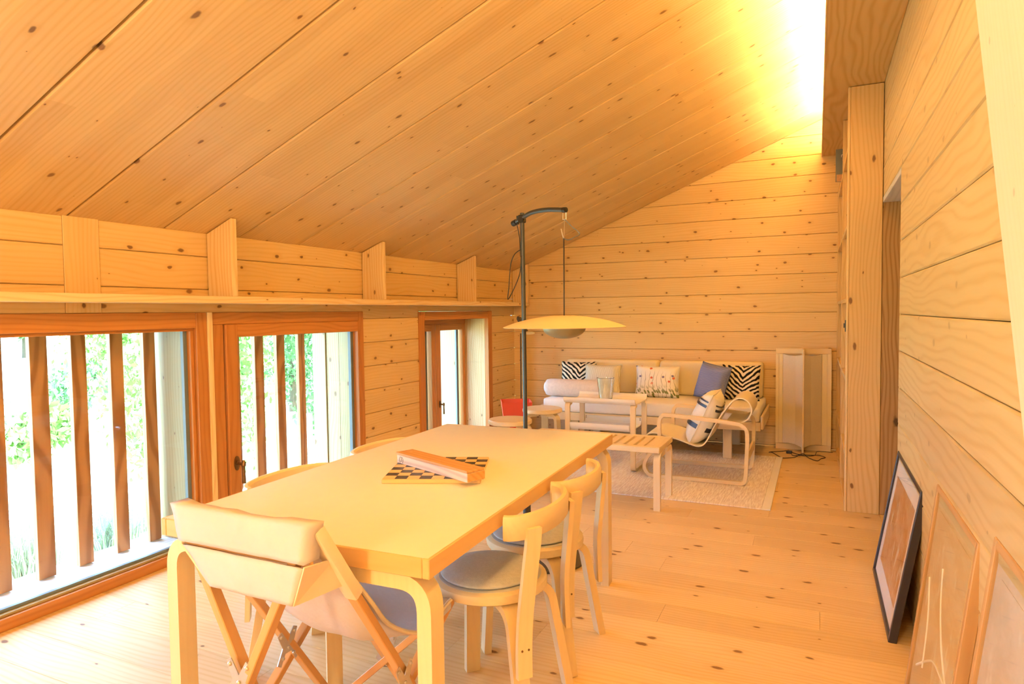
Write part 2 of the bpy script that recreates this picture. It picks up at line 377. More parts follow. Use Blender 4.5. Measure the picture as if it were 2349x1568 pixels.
def fillet(pts, r, k=6, closed=False):
    pts = [Vector(p) for p in pts]; out = []; m_ = len(pts)
    for i, p in enumerate(pts):
        if not closed and i in (0, m_-1): out.append(p); continue
        a, b_ = pts[(i-1) % m_], pts[(i+1) % m_]; ri = r[i] if isinstance(r, (list, tuple)) else r
        d1, d2 = (a-p), (b_-p); l = min(ri, d1.length*.49, d2.length*.49)
        if l < 1e-5: out.append(p); continue
        p1, p2 = p+d1.normalized()*l, p+d2.normalized()*l
        for j in range(k+1):
            t = j/k; out.append((1-t)**2*p1 + 2*t*(1-t)*p + t*t*p2)
    return out
def smooth_path(pts, sub=6, closed=False):
    pts = [Vector(p) for p in pts]; n = len(pts); out = []
    rng = range(n if closed else n-1)
    for i in rng:
        g = lambda k: pts[k % n] if closed else pts[max(0, min(n-1, k))]
        p0, p1, p2, p3 = g(i-1), g(i), g(i+1), g(i+2)
        for j in range(sub):
            t = j/sub
            out.append(.5*((2*p1) + (-p0+p2)*t + (2*p0-5*p1+4*p2-p3)*t*t + (-p0+3*p1-3*p2+p3)*t**3))
    if not closed: out.append(pts[-1])
    return out
def mat3(x, y, z, loc): 
    m_ = Matrix((Vector(x), Vector(y), Vector(z))).transposed().to_4x4(); m_.translation = Vector(loc); return m_
def board(name, parent, mat, length, width, thick, mw, ch=.004, skew0=0.0, skew1=0.0, gap=.0012):
    """plank: local X length, Y width, Z face normal; front long edges chamfered; skew0 / skew1 shift the top corner of each end"""
    bm = B(); h = width/2-gap; t = thick
    prof = [(-h, -t), (-h, -ch), (-h+ch, 0), (h-ch, 0), (h, -ch), (h, -t)]
    r0 = [bm.verts.new((-length/2 + skew0*(y+h)/(2*h), y, z)) for y, z in prof]; r1 = [bm.verts.new((length/2 + skew1*(y+h)/(2*h), y, z)) for y, z in prof]
    ring_faces(bm, [r0, r1])
    return obj(name, bm, mat, parent, mw)
def wl(y, z, x=XL): return mat3((0, 1, 0), (0, 0, 1), (1, 0, 0), (x, y, z))      # on the left wall
def wb(x, z, y=YB): return mat3((1, 0, 0), (0, 0, 1), (0, -1, 0), (x, y, z))     # on the back wall
def wr(y, z, x=XR): return mat3((0, -1, 0), (0, 0, 1), (-1, 0, 0), (x, y, z))    # on the right wall
def box_part(name, parent, mat, lo, hi, ax='x', bevel=.002):
    """box whose object axes follow its grain: ax = world axis of the grain"""
    c = [(a+b)/2 for a, b in zip(lo, hi)]; s = [abs(b-a) for a, b in zip(lo, hi)]
    if ax == 'x': mw = Matrix.Translation(c); d = s
    elif ax == 'y': mw = mat3((0, 1, 0), (0, 0, 1), (1, 0, 0), c); d = (s[1], s[2], s[0])
    else: mw = mat3((0, 0, 1), (1, 0, 0), (0, 1, 0), c); d = (s[2], s[0], s[1])
    bm = bx(B(), (0, 0, 0), d); return obj(name, bm, mat, parent, mw, bevel=min(bevel, min(d)*.3))
PITCH, Z0 = 0.181, 0.010
def rows(zmax):
    k = -1
    while Z0 + PITCH*k < zmax:
        yield max(0.0, Z0+PITCH*k), min(zmax, Z0+PITCH*(k+1)); k += 1

# ------------------------------------------------------------------ floor
fl = sroot('floor')
bmf = bx2(B(), (XL-.02, YF, -.12), (1.4, YB+.02, -.021)); obj('subfloor', bmf, 'pine_case', fl)
PW = .1857; y = 1.43 - PW*21; rowi = 0
fr = random.Random(3)
fixed = {2.35: None}
while y < YB:
    y1 = min(y+PW, YB); x = XL; cuts = [XL]
    joint = {13: [-.316], 10: [-.715], 7: [-.604], 8: [.02], 17: [.083], 15: [-.738], 2: [-2.842]}.get(rowi-21, None)
    if joint: cuts += joint
    else:
        x = XL + fr.uniform(.7, 2.3)
        while x < XR-.3: cuts.append(x); x += fr.uniform(1.6, 2.6)
    cuts.append(XR)
    for a, b_ in zip(cuts, cuts[1:]):
        board('floor_plank', fl, 'pine_floor', b_-a-.0012, y1-y, .02, Matrix.Translation(((a+b_)/2, (y+y1)/2, 0)), ch=.0015, gap=.0005)
    y += PW; rowi += 1
# floor beyond the doorway
box_part('floor_plank', fl, 'pine_floor', (XR, 3.6, -.02), (1.4, 4.9, -.001), 'y')

# ------------------------------------------------------------------ ceiling panels
ce = sroot('ceiling')
cs, sn = math.cos(TH), math.sin(TH)
clen = (XR+.03-XL+.36)/cs
k = -8
while 1.41 + .4935*k < YB:
    a = 1.41+.4935*k; b_ = min(a+.4935, YB)
    if b_ > YF:
        a = max(a, YF)
        xm = (XL-.36+XR+.03)/2
        board('ceiling_panel', ce, 'pine_ceiling', clen, b_-a, .05, mat3((cs, 0, sn), (0, -1, 0), (sn, 0, -cs), (xm, (a+b_)/2, ceil_z(xm))), ch=.006, gap=.0045)
    k += 1
bmr = B(); n_ = Vector((-sn, 0, cs))
bar(bmr, Vector((XL-.8, (YF+YB)/2, ceil_z(XL-.8)))+n_*.13, Vector((XR+.5, (YF+YB)/2, ceil_z(XR+.5)))+n_*.13, YB-YF+.5, .14, up=(-sn, 0, cs)); obj('roof_slab', bmr, 'pine_case', ce)  # unseen eave drawn out past the wall to keep high sky light off the floor

# ------------------------------------------------------------------ walls
W1 = (0.86, 2.558); W2 = (2.629, 4.028); W3 = (4.874, 6.09); W_FILL = (-1.55, 0.55)
wlft = sroot('wall_left')
def core(lo, hi): box_part('wall_core', wlft, 'pine_case', lo, hi, 'y', .001)
core((-3.42, YF, 1.331), (-3.134, YB, 1.78))
for a, b_ in ((YF, W_FILL[0]-.07), (W_FILL[1]+.07, W1[0]-.07), (W2[1], W3[0]), (W3[1], YB)): core((-3.42, a, -.1), (-3.135, b_, 1.335))
core((-3.42, YF, -.12), (-3.135, YB, 0.0))
segs_full = [(YF, 1.8755), (2.0435, YB)]
segs_low = [(YF, W_FILL[0]-.07), (W_FILL[1]+.07, W1[0]-.07), (W2[1], W3[0]-.085), (W3[1]+.085, YB)]
for z0, z1 in rows(1.772):
    if z1 <= 1.33: ss = segs_low
    elif z0 < 1.3:                                                  # the row cut by the window heads
        for a, b_ in segs_low: board('wall_board', wlft, 'pine_wall', b_-a-.001, z1-z0, .045, wl((a+b_)/2, (z0+z1)/2))
        continue
    else: ss = segs_full
    for a, b_ in ss:
        board('wall_board', wlft, 'pine_wall', b_-a, z1-z0, .045, wl((a+b_)/2, (z0+z1)/2))
zt = Z0+PITCH*8
for a, b_ in ((W_FILL[0]-.07, W_FILL[1]+.07), (W1[0]-.07, 1.8755), (2.0435, W2[1]), (W3[0]-.085, W3[1]+.085)):                 # strip over the windows up to the shelf
    board('wall_board', wlft, 'pine_wall', b_-a-.001, zt-1.328, .044, wl((a+b_)/2, (zt+1.328)/2))
board('wall_post', wlft, 'pine_wall', 1.772-1.332, .167, .05, mat3((0, 0, 1), (0, -1, 0), (1, 0, 0), (XL+.004, 1.9595, (1.772+1.332)/2)), ch=.002)
wbk = sroot('wall_back')
box_part('wall_core', wbk, 'pine_case', (XL-.05, YB+.046, -.1), (XR+.5, YB+.2, 3.4), 'x', .001)
for z0, z1 in rows(3.12):
    xa = XL if z1 <= 1.77 else XL+max(0, (z0-1.77)/SL); xt = XL if z1 <= 1.77 else XL+(z1-1.77)/SL
    xe = XR+.02
    if xa > xe-.1: continue
    xt = min(xt, xe-.02)
    board('wall_board', wbk, 'pine_back', xe-xa, z1-z0, .045, wb((xa+xe)/2, (z0+z1)/2), skew0=xt-xa)
wrt = sroot('wall_right')
DN, DF, DZ = 3.775, 4.735, 1.995
box_part('wall_core', wrt, 'pine_case', (XR+.046, YF, -.1), (XR+.28, DN-.002, 3.4), 'y', .001)
box_part('wall_core', wrt, 'pine_case', (XR+.046, DN-.002, DZ+.002), (XR+.28, DF, 3.4), 'y', .001)
box_part('wall_core', wrt, 'pine_case', (XR+.046, DF+.15, -.1), (XR+.28, YB+.05, 3.4), 'y', .001)
box_part('wall_core', wrt, 'pine_case', (XR+.046, DF, DZ), (XR+.28, DF+.15, 3.4), 'y', .001)
for z0, z1 in rows(3.16):
    e = YB if z0 >= DZ-.02 else DN
    board('wall_board', wrt, 'pine_right', e-YF, z1-z0, .045, wr((e+YF)/2, (z0+z1)/2), ch=.005)
    if e == DN: board('wall_board', wrt, 'pine_right', YB-DF-.01, z1-z0, .045, wr((YB+DF+.01)/2, (z0+z1)/2), ch=.005)
wfr = sroot('wall_front')
box_part('wall_core', wfr, 'pine_case', (XL-.3, YF-.2, -.1), (XR+.5, YF-.045, 3.4), 'x', .001)
for z0, z1 in rows(3.12):
    board('wall_board', wfr, 'pine_back', XR-XL, z1-z0, .045, mat3((-1, 0, 0), (0, 0, 1), (0, 1, 0), ((XL+XR)/2, YF, (z0+z1)/2)))
# doorway in the right wall with its old timber jamb
dr = sroot('door_1')
box_part('jamb', dr, 'old_timber', (XR-.003, DF, 0), (XR+.28, DF+.148, DZ), 'z', .004)
box_part('lintel', dr, 'grey_larch', (XR-.002, DN, DZ-.03), (XR+.28, DF, DZ), 'y', .002)
box_part('near_jamb', dr, 'pine_pale', (XR+.001, DN-.022, 0), (XR+.28, DN, DZ-.03), 'z', .002)
box_part('passage_wall', dr, 'pine_case', (1.35, 3.3, 0), (1.40, 5.2, 2.4), 'y', .002)
box_part('passage_ceiling', dr, 'pine_case', (XR+.28, 3.3, 2.35), (1.40, 5.2, 2.4), 'y', .002)
box_part('passage_side', dr, 'pine_case', (XR+.28, 3.3, 0), (1.40, 3.34, 2.4), 'z', .002)
box_part('passage_side', dr, 'pine_case', (XR+.28, 5.16, 0), (1.40, 5.2, 2.4), 'z', .002)
# light shelf (soffit) over the bookcase side
tr = sroot('trim_1')
box_part('soffit_board', tr, 'pine_soffit', (.034, YF+.01, 2.70), (XR-.002, YB-.002, 2.728), 'y', .0015)
box_part('edge_strip', tr, 'pine_pale', (.026, YF+.01, 2.698), (.034, YB-.002, 2.745), 'y', .001)
led = tag(obj('led_strip', bx2(B(), (.28, YF+.2, 2.7285), (.33, YB-.1, 2.738)), 'led'), 'warm light strip lying on the wooden shelf under the ceiling', 'light strip')

# ------------------------------------------------------------------ windows on the left
def pane(name, parent, lo, hi): return obj(name, bx2(B(), lo, hi), 'pane_glass', parent)
SX = -3.352                                                        # inner face of the sun-screen slats
def slats(parent, ys, z0=.062, z1=1.36):
    for y0, wd in ys:
        box_part('slat', parent, 'slat_wood', (SX-.030, y0, z0), (SX, y0+wd, z1), 'z', .0015)
def big_window(name, y0, y1, first):
    w_ = sroot(name)
    box_part('head_rail', w_, 'larch', (-3.16, y0, 1.245), (XL+.012, y1, 1.330), 'y', .003)
    box_part('bottom_rail', w_, 'larch', (-3.16, y0, 0), (XL+.010, y1, .052), 'y', .003)
    box_part('stile', w_, 'larch', (-3.16, y0-.07, 0), (XL+.008, y0, 1.330), 'z', .003)
    box_part('glazing_bead', w_, 'larch', (-3.155, y0, 1.230), (-3.10, y1, 1.245), 'y', .002)
    box_part('glazing_bead', w_, 'reveal_wood', (-3.155, y0, .052), (-3.103, y1, .064), 'y', .002)
    box_part('glazing_bead', w_, 'larch', (-3.155, y1-.022, .064), (-3.10, y1, 1.230), 'z', .002)
    box_part('spacer_bar', w_, 'spacer', (-3.150, y1-.046, .064), (-3.128, y1-.022, 1.230), 'z', .001)
    box_part('spacer_bar', w_, 'spacer', (-3.150, y0, .064), (-3.128, y1-.046, .078), 'y', .001)
    pane('pane', w_, (-3.143, y0, .06), (-3.137, y1-.02, 1.24))
    box_part('outer_ledge', w_, 'grey_larch', (-3.50, y0-.05, .0), (-3.162, y1+.02, .058), 'y', .004)
    box_part('reveal_board', w_, 'reveal_wood', (-3.42, y1-.016, .058), (-3.156, y1+.02, 1.36), 'z', .002)
    box_part('reveal_board', w_, 'reveal_wood', (-3.42, y0-.02, .058), (-3.162, y0+.016, 1.36), 'z', .002)
    box_part('top_board', w_, 'reveal_wood', (-3.42, y0, 1.262), (-3.162, y1, 1.33), 'y', .002)
    return w_
w1 = big_window('window_1', W1[0], W1[1], True)
slats(w1, [(1.865-.196*k, .078) for k in (1, 2, 3, 4)] + [(1.863, .079), (2.054, .073), (2.253, .070), (2.441, .070)])
w_fill = big_window('fill_window', W_FILL[0], W_FILL[1], False)  # extra opening added out of view to bring daylight into the near room
box_part('stile', w_fill, 'larch', (-3.16, W_FILL[1], 0), (XL+.008, W_FILL[1]+.07, 1.33), 'z')
slats(w_fill, [(-1.4+.196*k, .072) for k in range(10)])
# mullion between window 1 and window 2 belongs to window 2's frame
w2 = sroot('window_2')
box_part('mullion', w2, 'larch', (-3.19, 2.559, 0), (XL+.012, 2.629, 1.330), 'z', .003)
box_part('mullion_lath', w2, 'pine_pale', (-3.16, 2.629, 0), (XL+.020, 2.662, 1.332), 'z', .003)
box_part('frame_stile', w2, 'larch', (-3.16, 2.668, 0), (XL+.008, 2.742, 1.262), 'z', .003)
box_part('frame_stile', w2, 'larch', (-3.16, 3.972, 0), (XL+.010, 4.028, 1.330), 'z', .003)
box_part('frame_head', w2, 'larch', (-3.16, 2.664, 1.262), (XL+.010, 3.972, 1.330), 'y', .003)
box_part('threshold', w2, 'larch', (-3.16, 2.742, 0), (XL+.010, 3.972, .04), 'y', .003)
box_part('sash_stile', w2, 'larch', (-3.15, 2.748, .044), (XL+.022, 2.832, 1.2615), 'z', .004)
box_part('sash_stile', w2, 'larch', (-3.15, 3.955, .044), (XL+.014, 3.971, 1.2615), 'z', .003)
box_part('sash_rail', w2, 'larch', (-3.15, 2.832, 1.185), (XL+.016, 3.955, 1.2615), 'y', .004)
box_part('sash_rail', w2, 'larch', (-3.15, 2.832, .044), (XL+.016, 3.955, .13), 'y', .004)
box_part('spacer_bar', w2, 'spacer', (-3.148, 3.925, .13), (-3.122, 3.953, 1.185), 'z', .001)
pane('pane', w2, (-3.141, 2.834, .132), (-3.135, 3.953, 1.183))
box_part('outer_ledge', w2, 'grey_larch', (-3.56, 2.58, 0), (-3.162, 4.0, .05), 'y', .004)
box_part('reveal_board', w2, 'reveal_wood', (-3.272, 3.974, .05), (-3.164, 4.03, 1.36), 'z', .002)
box_part('reveal_board', w2, 'reveal_wood', (-3.394, 3.976, .05), (-3.274, 4.03, 1.36), 'z', .002)
box_part('reveal_board', w2, 'reveal_wood', (-3.52, 3.965, .05), (-3.396, 4.03, 1.36), 'z', .002)
box_part('top_board', w2, 'reveal_wood', (-3.42, 2.6, 1.262), (-3.162, 3.97, 1.33), 'y', .002)
slats(w2, [(2.63, .07), (2.83, .07), (3.03, .075), (3.231, .075), (3.425, .074), (3.634, .064)], .052)
def handle(parent, loc, s=1.0):
    x, y, z = loc
    bm = B(); v = []
    for k in range(20):
        a = 2*math.pi*k/20; v.append((y+.017*s*math.cos(a), z+.037*s*math.sin(a)*(1 if abs(math.sin(a)) < .5 else 1)))
    r0 = [bm.verts.new((x, a, b_)) for a, b_ in v]; r1 = [bm.verts.new((x+.005*s, a, b_)) for a, b_ in v]; ring_faces(bm, [r0, r1])
    h = obj('handle', bm, 'brass', parent, smooth=True)
    bm = tube(B(), [(x+.004*s, y, z), (x+.012*s, y, z), (x+.013*s, y, z), (x+.05*s, y, z)], [.011*s, .011*s, .008*s, .008*s], 12)
    bm2 = tube(bm, [(x+.048*s, y, z+.020*s), (x+.048*s, y, z+.014*s), (x+.048*s, y, z+.008*s), (x+.048*s, y, z-.010*s), (x+.048*s, y, z-.014*s), (x+.048*s, y, z-.098*s)], [.004*s, .006*s, .011*s, .011*s, .0065*s, .0095*s], 12)
    obj('lever', bm2, 'brass', h, smooth=True)
handle(w2, (XL+.023, 2.795, .452), 1.15)
w3 = sroot('window_3')
CX = XL+.014
box_part('casing', w3, 'larch', (XL-.03, W3[0]-.085, 0), (CX, W3[0], 1.3275), 'z', .003)
box_part('casing', w3, 'larch', (XL-.03, W3[1], 0), (CX, W3[1]+.085, 1.3275), 'z', .003)
box_part('casing', w3, 'larch', (XL-.03, W3[0], 1.252), (CX, W3[1], 1.3275), 'y', .003)
box_part('reveal_board', w3, 'pine_pale', (-3.36, W3[1], 0), (XL-.031, W3[1]+.02, 1.252), 'z', .002)
box_part('reveal_board', w3, 'pine_pale', (-3.36, W3[0]-.02, 0), (XL-.031, W3[0], 1.252), 'z', .002)
box_part('reveal_board', w3, 'larch', (-3.36, W3[0], 1.252), (XL-.031, W3[1], 1.272), 'y', .002)
box_part('sill_board', w3, 'pine_pale', (-3.36, W3[0], 0), (XL-.002, W3[1], .05), 'y', .003)
sx0, sx1 = -3.415, SX
box_part('sash_head', w3, 'larch', (sx0, W3[0], 1.205), (sx1+.004, W3[1], 1.252), 'y', .002)
for a, b_ in ((W3[0]+.001, W3[0]+.07), (5.425, 5.494), (5.512, 5.592), (6.034, W3[1]-.001)): box_part('sash_stile', w3, 'larch', (sx0, a, .05), (sx1, b_, 1.204), 'z', .003)
for a, b_ in ((W3[0]+.07, 5.425), (5.592, 6.034)):
    box_part('sash_rail', w3, 'larch', (sx0, a, 1.140), (sx1, b_, 1.204), 'y', .003)
    box_part('sash_rail', w3, 'larch', (sx0, a, .05), (sx1, b_, .12), 'y', .003)
    box_part('spacer_bar', w3, 'spacer', (sx0+.01, b_-.07, .12), (sx1-.035, b_-.03, 1.14), 'z', .001)
    pane('pane', w3, (sx0+.022, a, .12), (sx0+.028, b_, 1.14))
handle(w3, (SX+.001, 5.556, .42), .95)
box_part('outer_reveal', w3, 'reveal_wood', (-3.78, 6.035, -.2), (-3.42, 6.08, 1.34), 'z', .002)
box_part('outer_ledge', w3, 'grey_larch', (-3.60, W3[0]-.05, .0), (-3.42, 6.1, .045), 'y', .004)
for y0 in (4.98, 5.18, 5.36): box_part('slat', w3, 'slat_wood', (-3.56, y0, .045), (-3.53, y0+.07, 1.36), 'z', .0015)

# ------------------------------------------------------------------ wall shelf on the left
sh = thing('wall_shelf', 'long pale pine wall shelf with upright dividers above the windows', 'shelf', (XL, 3.0, 1.378))
def sp(lo, hi, ax, nm): 
    o = box_part(nm, sh, 'pine_pale', [lo[0]-XL, lo[1]-3.0, lo[2]-1.378], [hi[0]-XL, hi[1]-3.0, hi[2]-1.378], ax, .002); return o
sp((XL+.001, YF+.01, 1.378), (-2.90, 6.755, 1.417), 'y', 'shelf_board')
def divider(y0):
    bm = B(); t = .038; x0, x1 = XL+.005, -2.900
    poly = [(x0, 1.4175), (x1, 1.4175), (x1, ceil_z(x1)-.006), (x0, ceil_z(x0)-.006)]
    # object axes: X up, so the grain stands
    cx, cz = (x0+x1)/2, 1.62
    r0 = [bm.verts.new((z-cz, x-cx, -t/2)) for x, z in poly]; r1 = [bm.verts.new((z-cz, x-cx, t/2)) for x, z in poly]
    ring_faces(bm, [r0, r1])
    obj('divider', bm, 'pine_pale', sh, Matrix.Translation((-XL, -3.0, -1.378)) @ mat3((0, 0, 1), (1, 0, 0), (0, 1, 0), (cx, y0+t/2, cz)), bevel=.0015)
for y0 in (2.652, 4.035, 5.468, 6.716): divider(y0)
for y0 in (-.1, 1.2 - 2.0): divider(y0)

# ------------------------------------------------------------------ bookcase on the right
bk = thing('bookcase', 'tall built-in pine bookcase with open shelves against the right wall', 'bookcase', (.183, 4.73, 0))
def bp(nm, lo, hi, ax, mat='pine_case'): return box_part(nm, bk, mat, [lo[0]-.183, lo[1]-4.73, lo[2]], [hi[0]-.183, hi[1]-4.73, hi[2]], ax, .002)
x0, x1 = .183, XR-.004
bp('end_panel', (x0, 4.730, 0), (x1, 4.764, 2.697), 'z')
bp('edge_lath', (.169, 4.728, 0), (.1825, 4.766, 2.697), 'z', 'pine_pale')
x0 = .166
bp('divider', (x0, 5.535, 0), (x1, 5.565, 2.697), 'z'); bp('end_panel', (x0, 6.722, 0), (x1, 6.754, 2.697), 'z')
bp('back_panel', (x1-.012, 4.765, .01), (x1, 6.721, 2.69), 'z')
for z in (.032, .366, .864, 1.374, 1.85, 2.345):
    bp('shelf_board', (x0+.004, 4.765, z-.028), (x1-.013, 5.534, z), 'y'); bp('shelf_board', (x0+.004, 5.566, z-.028), (x1-.013, 6.721, z), 'y')
x0 = .169
bp('lock_plate', (x0-.006, 4.733, 1.16), (x0-.0005, 4.760, 1.235), 'z', 'grey_metal')
bp('lock_knob', (x0-.014, 4.740, 1.185), (x0-.0065, 4.752, 1.215), 'z', 'grey_metal')

# ------------------------------------------------------------------ leaning plank beside the camera
pl = B(); bar(pl, (.345, .905, 0.012), (.345, 2.21, 2.61), .03, .30, up=(0, -.9, .45))
plank = tag(obj('leaning_plank', bx(B(), (0, 0, 0), (2.9, .34, .026)), 'pale_board', None, bevel=.003), 'pale board slanting against the right wall at the picture edge', 'plank')
pl.free()
d_ = Vector((0, .5, 1.0)).normalized(); nn = Vector((-1, 0, 0)); wd_ = nn.cross(d_)
base = Vector((XR-.02, 1.905, 1.987)) - Vector((0, 1, 0))*.0
cpt = base - d_*.73 + wd_*(-.17 if wd_.y > 0 else .17)
plank.matrix_world = mat3(d_, wd_, nn, cpt)

# ------------------------------------------------------------------ dining table
TC = (-1.318, 2.19); TR_ = R(1.6)
tb = thing('dining_table', 'large rectangular birch dining table with pale yellow top and bent legs', 'table', (*TC, 0), TR_)
tw, tl = .905, 1.742
obj('tabletop', bx(B(), (0, 0, .7185), (tw-.012, tl-.012, .003)), 'linoleum', tb)
for s in (-1, 1):
    obj('edge_band', bx(B(), (s*(tw/2-.010), 0, .6945), (.020, tl, .050)), 'edge_birch_y', tb, bevel=.002)
    obj('edge_band', bx(B(), (0, s*(tl/2-.010), .6945), (tw-.041, .020, .050)), 'edge_birch_x', tb, bevel=.002)
obj('core_board', bx(B(), (0, 0, .694), (tw-.042, tl-.042, .045)), 'birch_x', tb)
def l_leg(parent, sx, sy, xo, yo, top, th=.040, wd=.062, arm=.20, rad=.075, mat='birch_z'):
    """bent L leg: rises at (sx*xo, sy*yo), turns inwards along X under the top"""
    x = sx*(xo-th/2); yy = sy*(yo-wd/2)
    path = fillet([(x, yy, 0), (x, yy, top-th/2), (x-sx*arm, yy, top-th/2)], rad, 8)
    return obj('leg', ribbon(B(), path, (0, 1, 0), wd, th), mat, parent, smooth=True, bevel=0)
for sx in (-1, 1):
    for sy in (-1, 1): l_leg(tb, sx, sy, tw/2-.004, tl/2-.012, .669)
for sy in (-1, 1): obj('apron', bx(B(), (0, sy*(tl/2-.012-.031), .649), (tw-.008-.40, .050, .040)), 'birch_x', tb, bevel=.002)

# ------------------------------------------------------------------ dining chairs
def dining_chair(loc, rz, label):
    """local -X is the front of the chair"""
    t = thing('dining_chair', label, 'chair', (*loc, 0), rz, 'birch dining chairs at the table')
    obj('seat', lathe(B(), [(0, .400), (.176, .400), (.190, .408), (.1925, .420), (.190, .434), (.182, .440), (0, .440)], 40), 'birch_x', t, smooth=True)
    obj('seat_inlay', lathe(B(), [(0, .4402), (.172, .4402), (.172, .4412), (0, .4412)], 40), 'seat_lino', t, smooth=True)
    for sx, sy, fx, fy, tx, ty in ((-1, -1, -.150, -.140, -.135, -.122), (-1, 1, -.150, .140, -.135, .122), (1, -1, .208, -.182, .150, -.140), (1, 1, .208, .182, .150, .140)):
        foot = Vector((fx, fy, 0)); knee = Vector((tx, ty, .385)); inn = Vector((tx*.35, ty*.35, .385))
        d = (knee-inn).normalized(); nrm = Vector((-d.y, d.x, 0))
        obj('leg', ribbon(B(), fillet([foot, knee, inn], .07, 7), nrm, .052, .028), 'birch_z', t, smooth=True)
    for sy in (-1, 1):                                              # uprights screwed to the rear legs
        pts = smooth_path([(.184, sy*.170, .215), (.182, sy*.166, .300), (.184, sy*.158, .40), (.196, sy*.152, .52), (.207, sy*.148, .62), (.210, sy*.147, .668)], 5)
        nrm = Vector((-.62*sy, .78, 0)).normalized() if sy > 0 else Vector((.62, .78, 0)).normalized()
        u = obj('upright', ribbon(B(), [p+Vector((.019, sy*.013, 0)) for p in pts], nrm, .048, .017), 'birch_z', t, smooth=True)
        for zz in (.240, .300):
            for k in (-1, 1):
                c = Vector((.2035, sy*.180, zz)) + nrm*.011*k
                o_ = Vector((.78, .62*sy, 0)).normalized()
                obj('screw', tube(B(), [c+o_*.004, c+o_*.0075], .0035, 8), 'brass', u)
    arc = [(.148+.094*math.cos(a), .205*math.sin(a), 0) for a in [R(-88+176*k/22) for k in range(23)]]
    bm = B(); rings = []
    for i, p in enumerate(arc):
        p = Vector(p); a = Vector(arc[max(0, i-1)]); b_ = Vector(arc[min(22, i+1)]); tg = (b_-a).normalized(); nr = Vector((tg.y, -tg.x, 0))
        rings.append([bm.verts.new(p+nr*u+Vector((0, 0, v))) for u, v in ((-.010, .634), (.006, .632), (.012, .640), (.014, .690), (.008, .706), (-.004, .708), (-.011, .700))])
    ring_faces(bm, rings)
    obj('backrest', bm, 'birch_y', t, smooth=True)
    return t
dining_chair((-.992, 1.952), R(0), 'birch dining chair with curved back on the right side, nearest the camera')
dining_chair((-1.006, 2.372), R(0), 'birch dining chair with curved back on the right side, nearer the sofa')
dining_chair((-1.655, 1.905), R(180), 'birch dining chair behind the table with its back to the nearer window')
dining_chair((-1.655, 2.50), R(180), 'birch dining chair behind the table, mostly hidden, nearer the sofa')
def seat_pad(loc, label):
    o = obj('seat_pad', lathe(B(), [(0, 0), (.152, 0), (.160, .004), (.160, .010), (.152, .015), (.10, .021), (0, .024)], 40), 'felt', None, smooth=True)
    o.location = (*loc, .4425); tag(o, label, 'cushion', 'grey felt seat pads')
    obj('piping', tube(B(), [(.158*math.cos(2*math.pi*k/40), .158*math.sin(2*math.pi*k/40), .0075) for k in range(40)], .003, 6, True), 'felt', o, smooth=True)
seat_pad((-.998, 1.952), 'round grey felt pad on the nearest dining chair')
seat_pad((-1.011, 2.372), 'round grey felt pad on the second dining chair under the backrest')

# ------------------------------------------------------------------ folding canvas chair
cc = thing('canvas_chair', 'folding wooden chair with beige canvas sling at the table head', 'chair', (-1.26, 1.45, 0))
OFF = Vector((-1.26, 1.45, 0))
TL, TRr, FL, FR = Vector((-1.490, 1.165, .818)), Vector((-1.052, 1.160, .818)), Vector((-1.490, 1.755, .412)), Vector((-1.028, 1.745, .412))
fBL, fBR, fFL, fFR = Vector((-1.46, 1.17, .012)), Vector((-1.07, 1.17, .012)), Vector((-1.47, 1.70, .012)), Vector((-1.05, 1.70, .012))
def stick(p, q, off=(0, 0, 0)):
    p, q, o_ = Vector(p)-OFF+Vector(off), Vector(q)-OFF+Vector(off), None
    d = (q-p).normalized(); upv = Vector((0, 1, 0)) if abs(d.y) < .5 else Vector((1, 0, 0))
    y_ = upv.cross(d).normalized(); z_ = d.cross(y_)
    obj('frame_stick', bx(B(), (0, 0, 0), ((q-p).length, .022, .030)), 'beech_x', cc, mat3(d, y_, z_, (p+q)/2), bevel=.002)
stick(TL-Vector((0, 0, .01)), fBR, (0, .012, 0)); stick(TRr-Vector((0, 0, .01)), fBL, (0, -.012, 0))
stick(TRr, fFR, (.012, 0, 0)); stick(FR, fBR, (-.012, .02, 0))
stick(TL, fFL, (.012, .01, 0)); stick(FL, fBL, (-.012, .02, 0))
stick(FL, fFR, (0, .012, -.01)); stick(FR, fFL, (0, -.014, -.01))
for tip_, foot_ in ((TRr, fFR), (TL, fFL)):
    a_ = tip_-OFF+Vector((.012, 0 if tip_ is TRr else .01, .006)); e_ = a_.lerp(foot_-OFF+Vector((.012, 0, 0)), .26)
    dd = (e_-a_).normalized(); yy_ = Vector((1, 0, 0)).cross(dd).normalized(); zz_ = dd.cross(yy_)
    obj('stick_sleeve', bx(B(), (0, 0, 0), ((e_-a_).length, .034, .040)), 'canvas_strip', cc, mat3(dd, yy_, zz_, (a_+e_)/2), bevel=.008, seg=2, smooth=True)
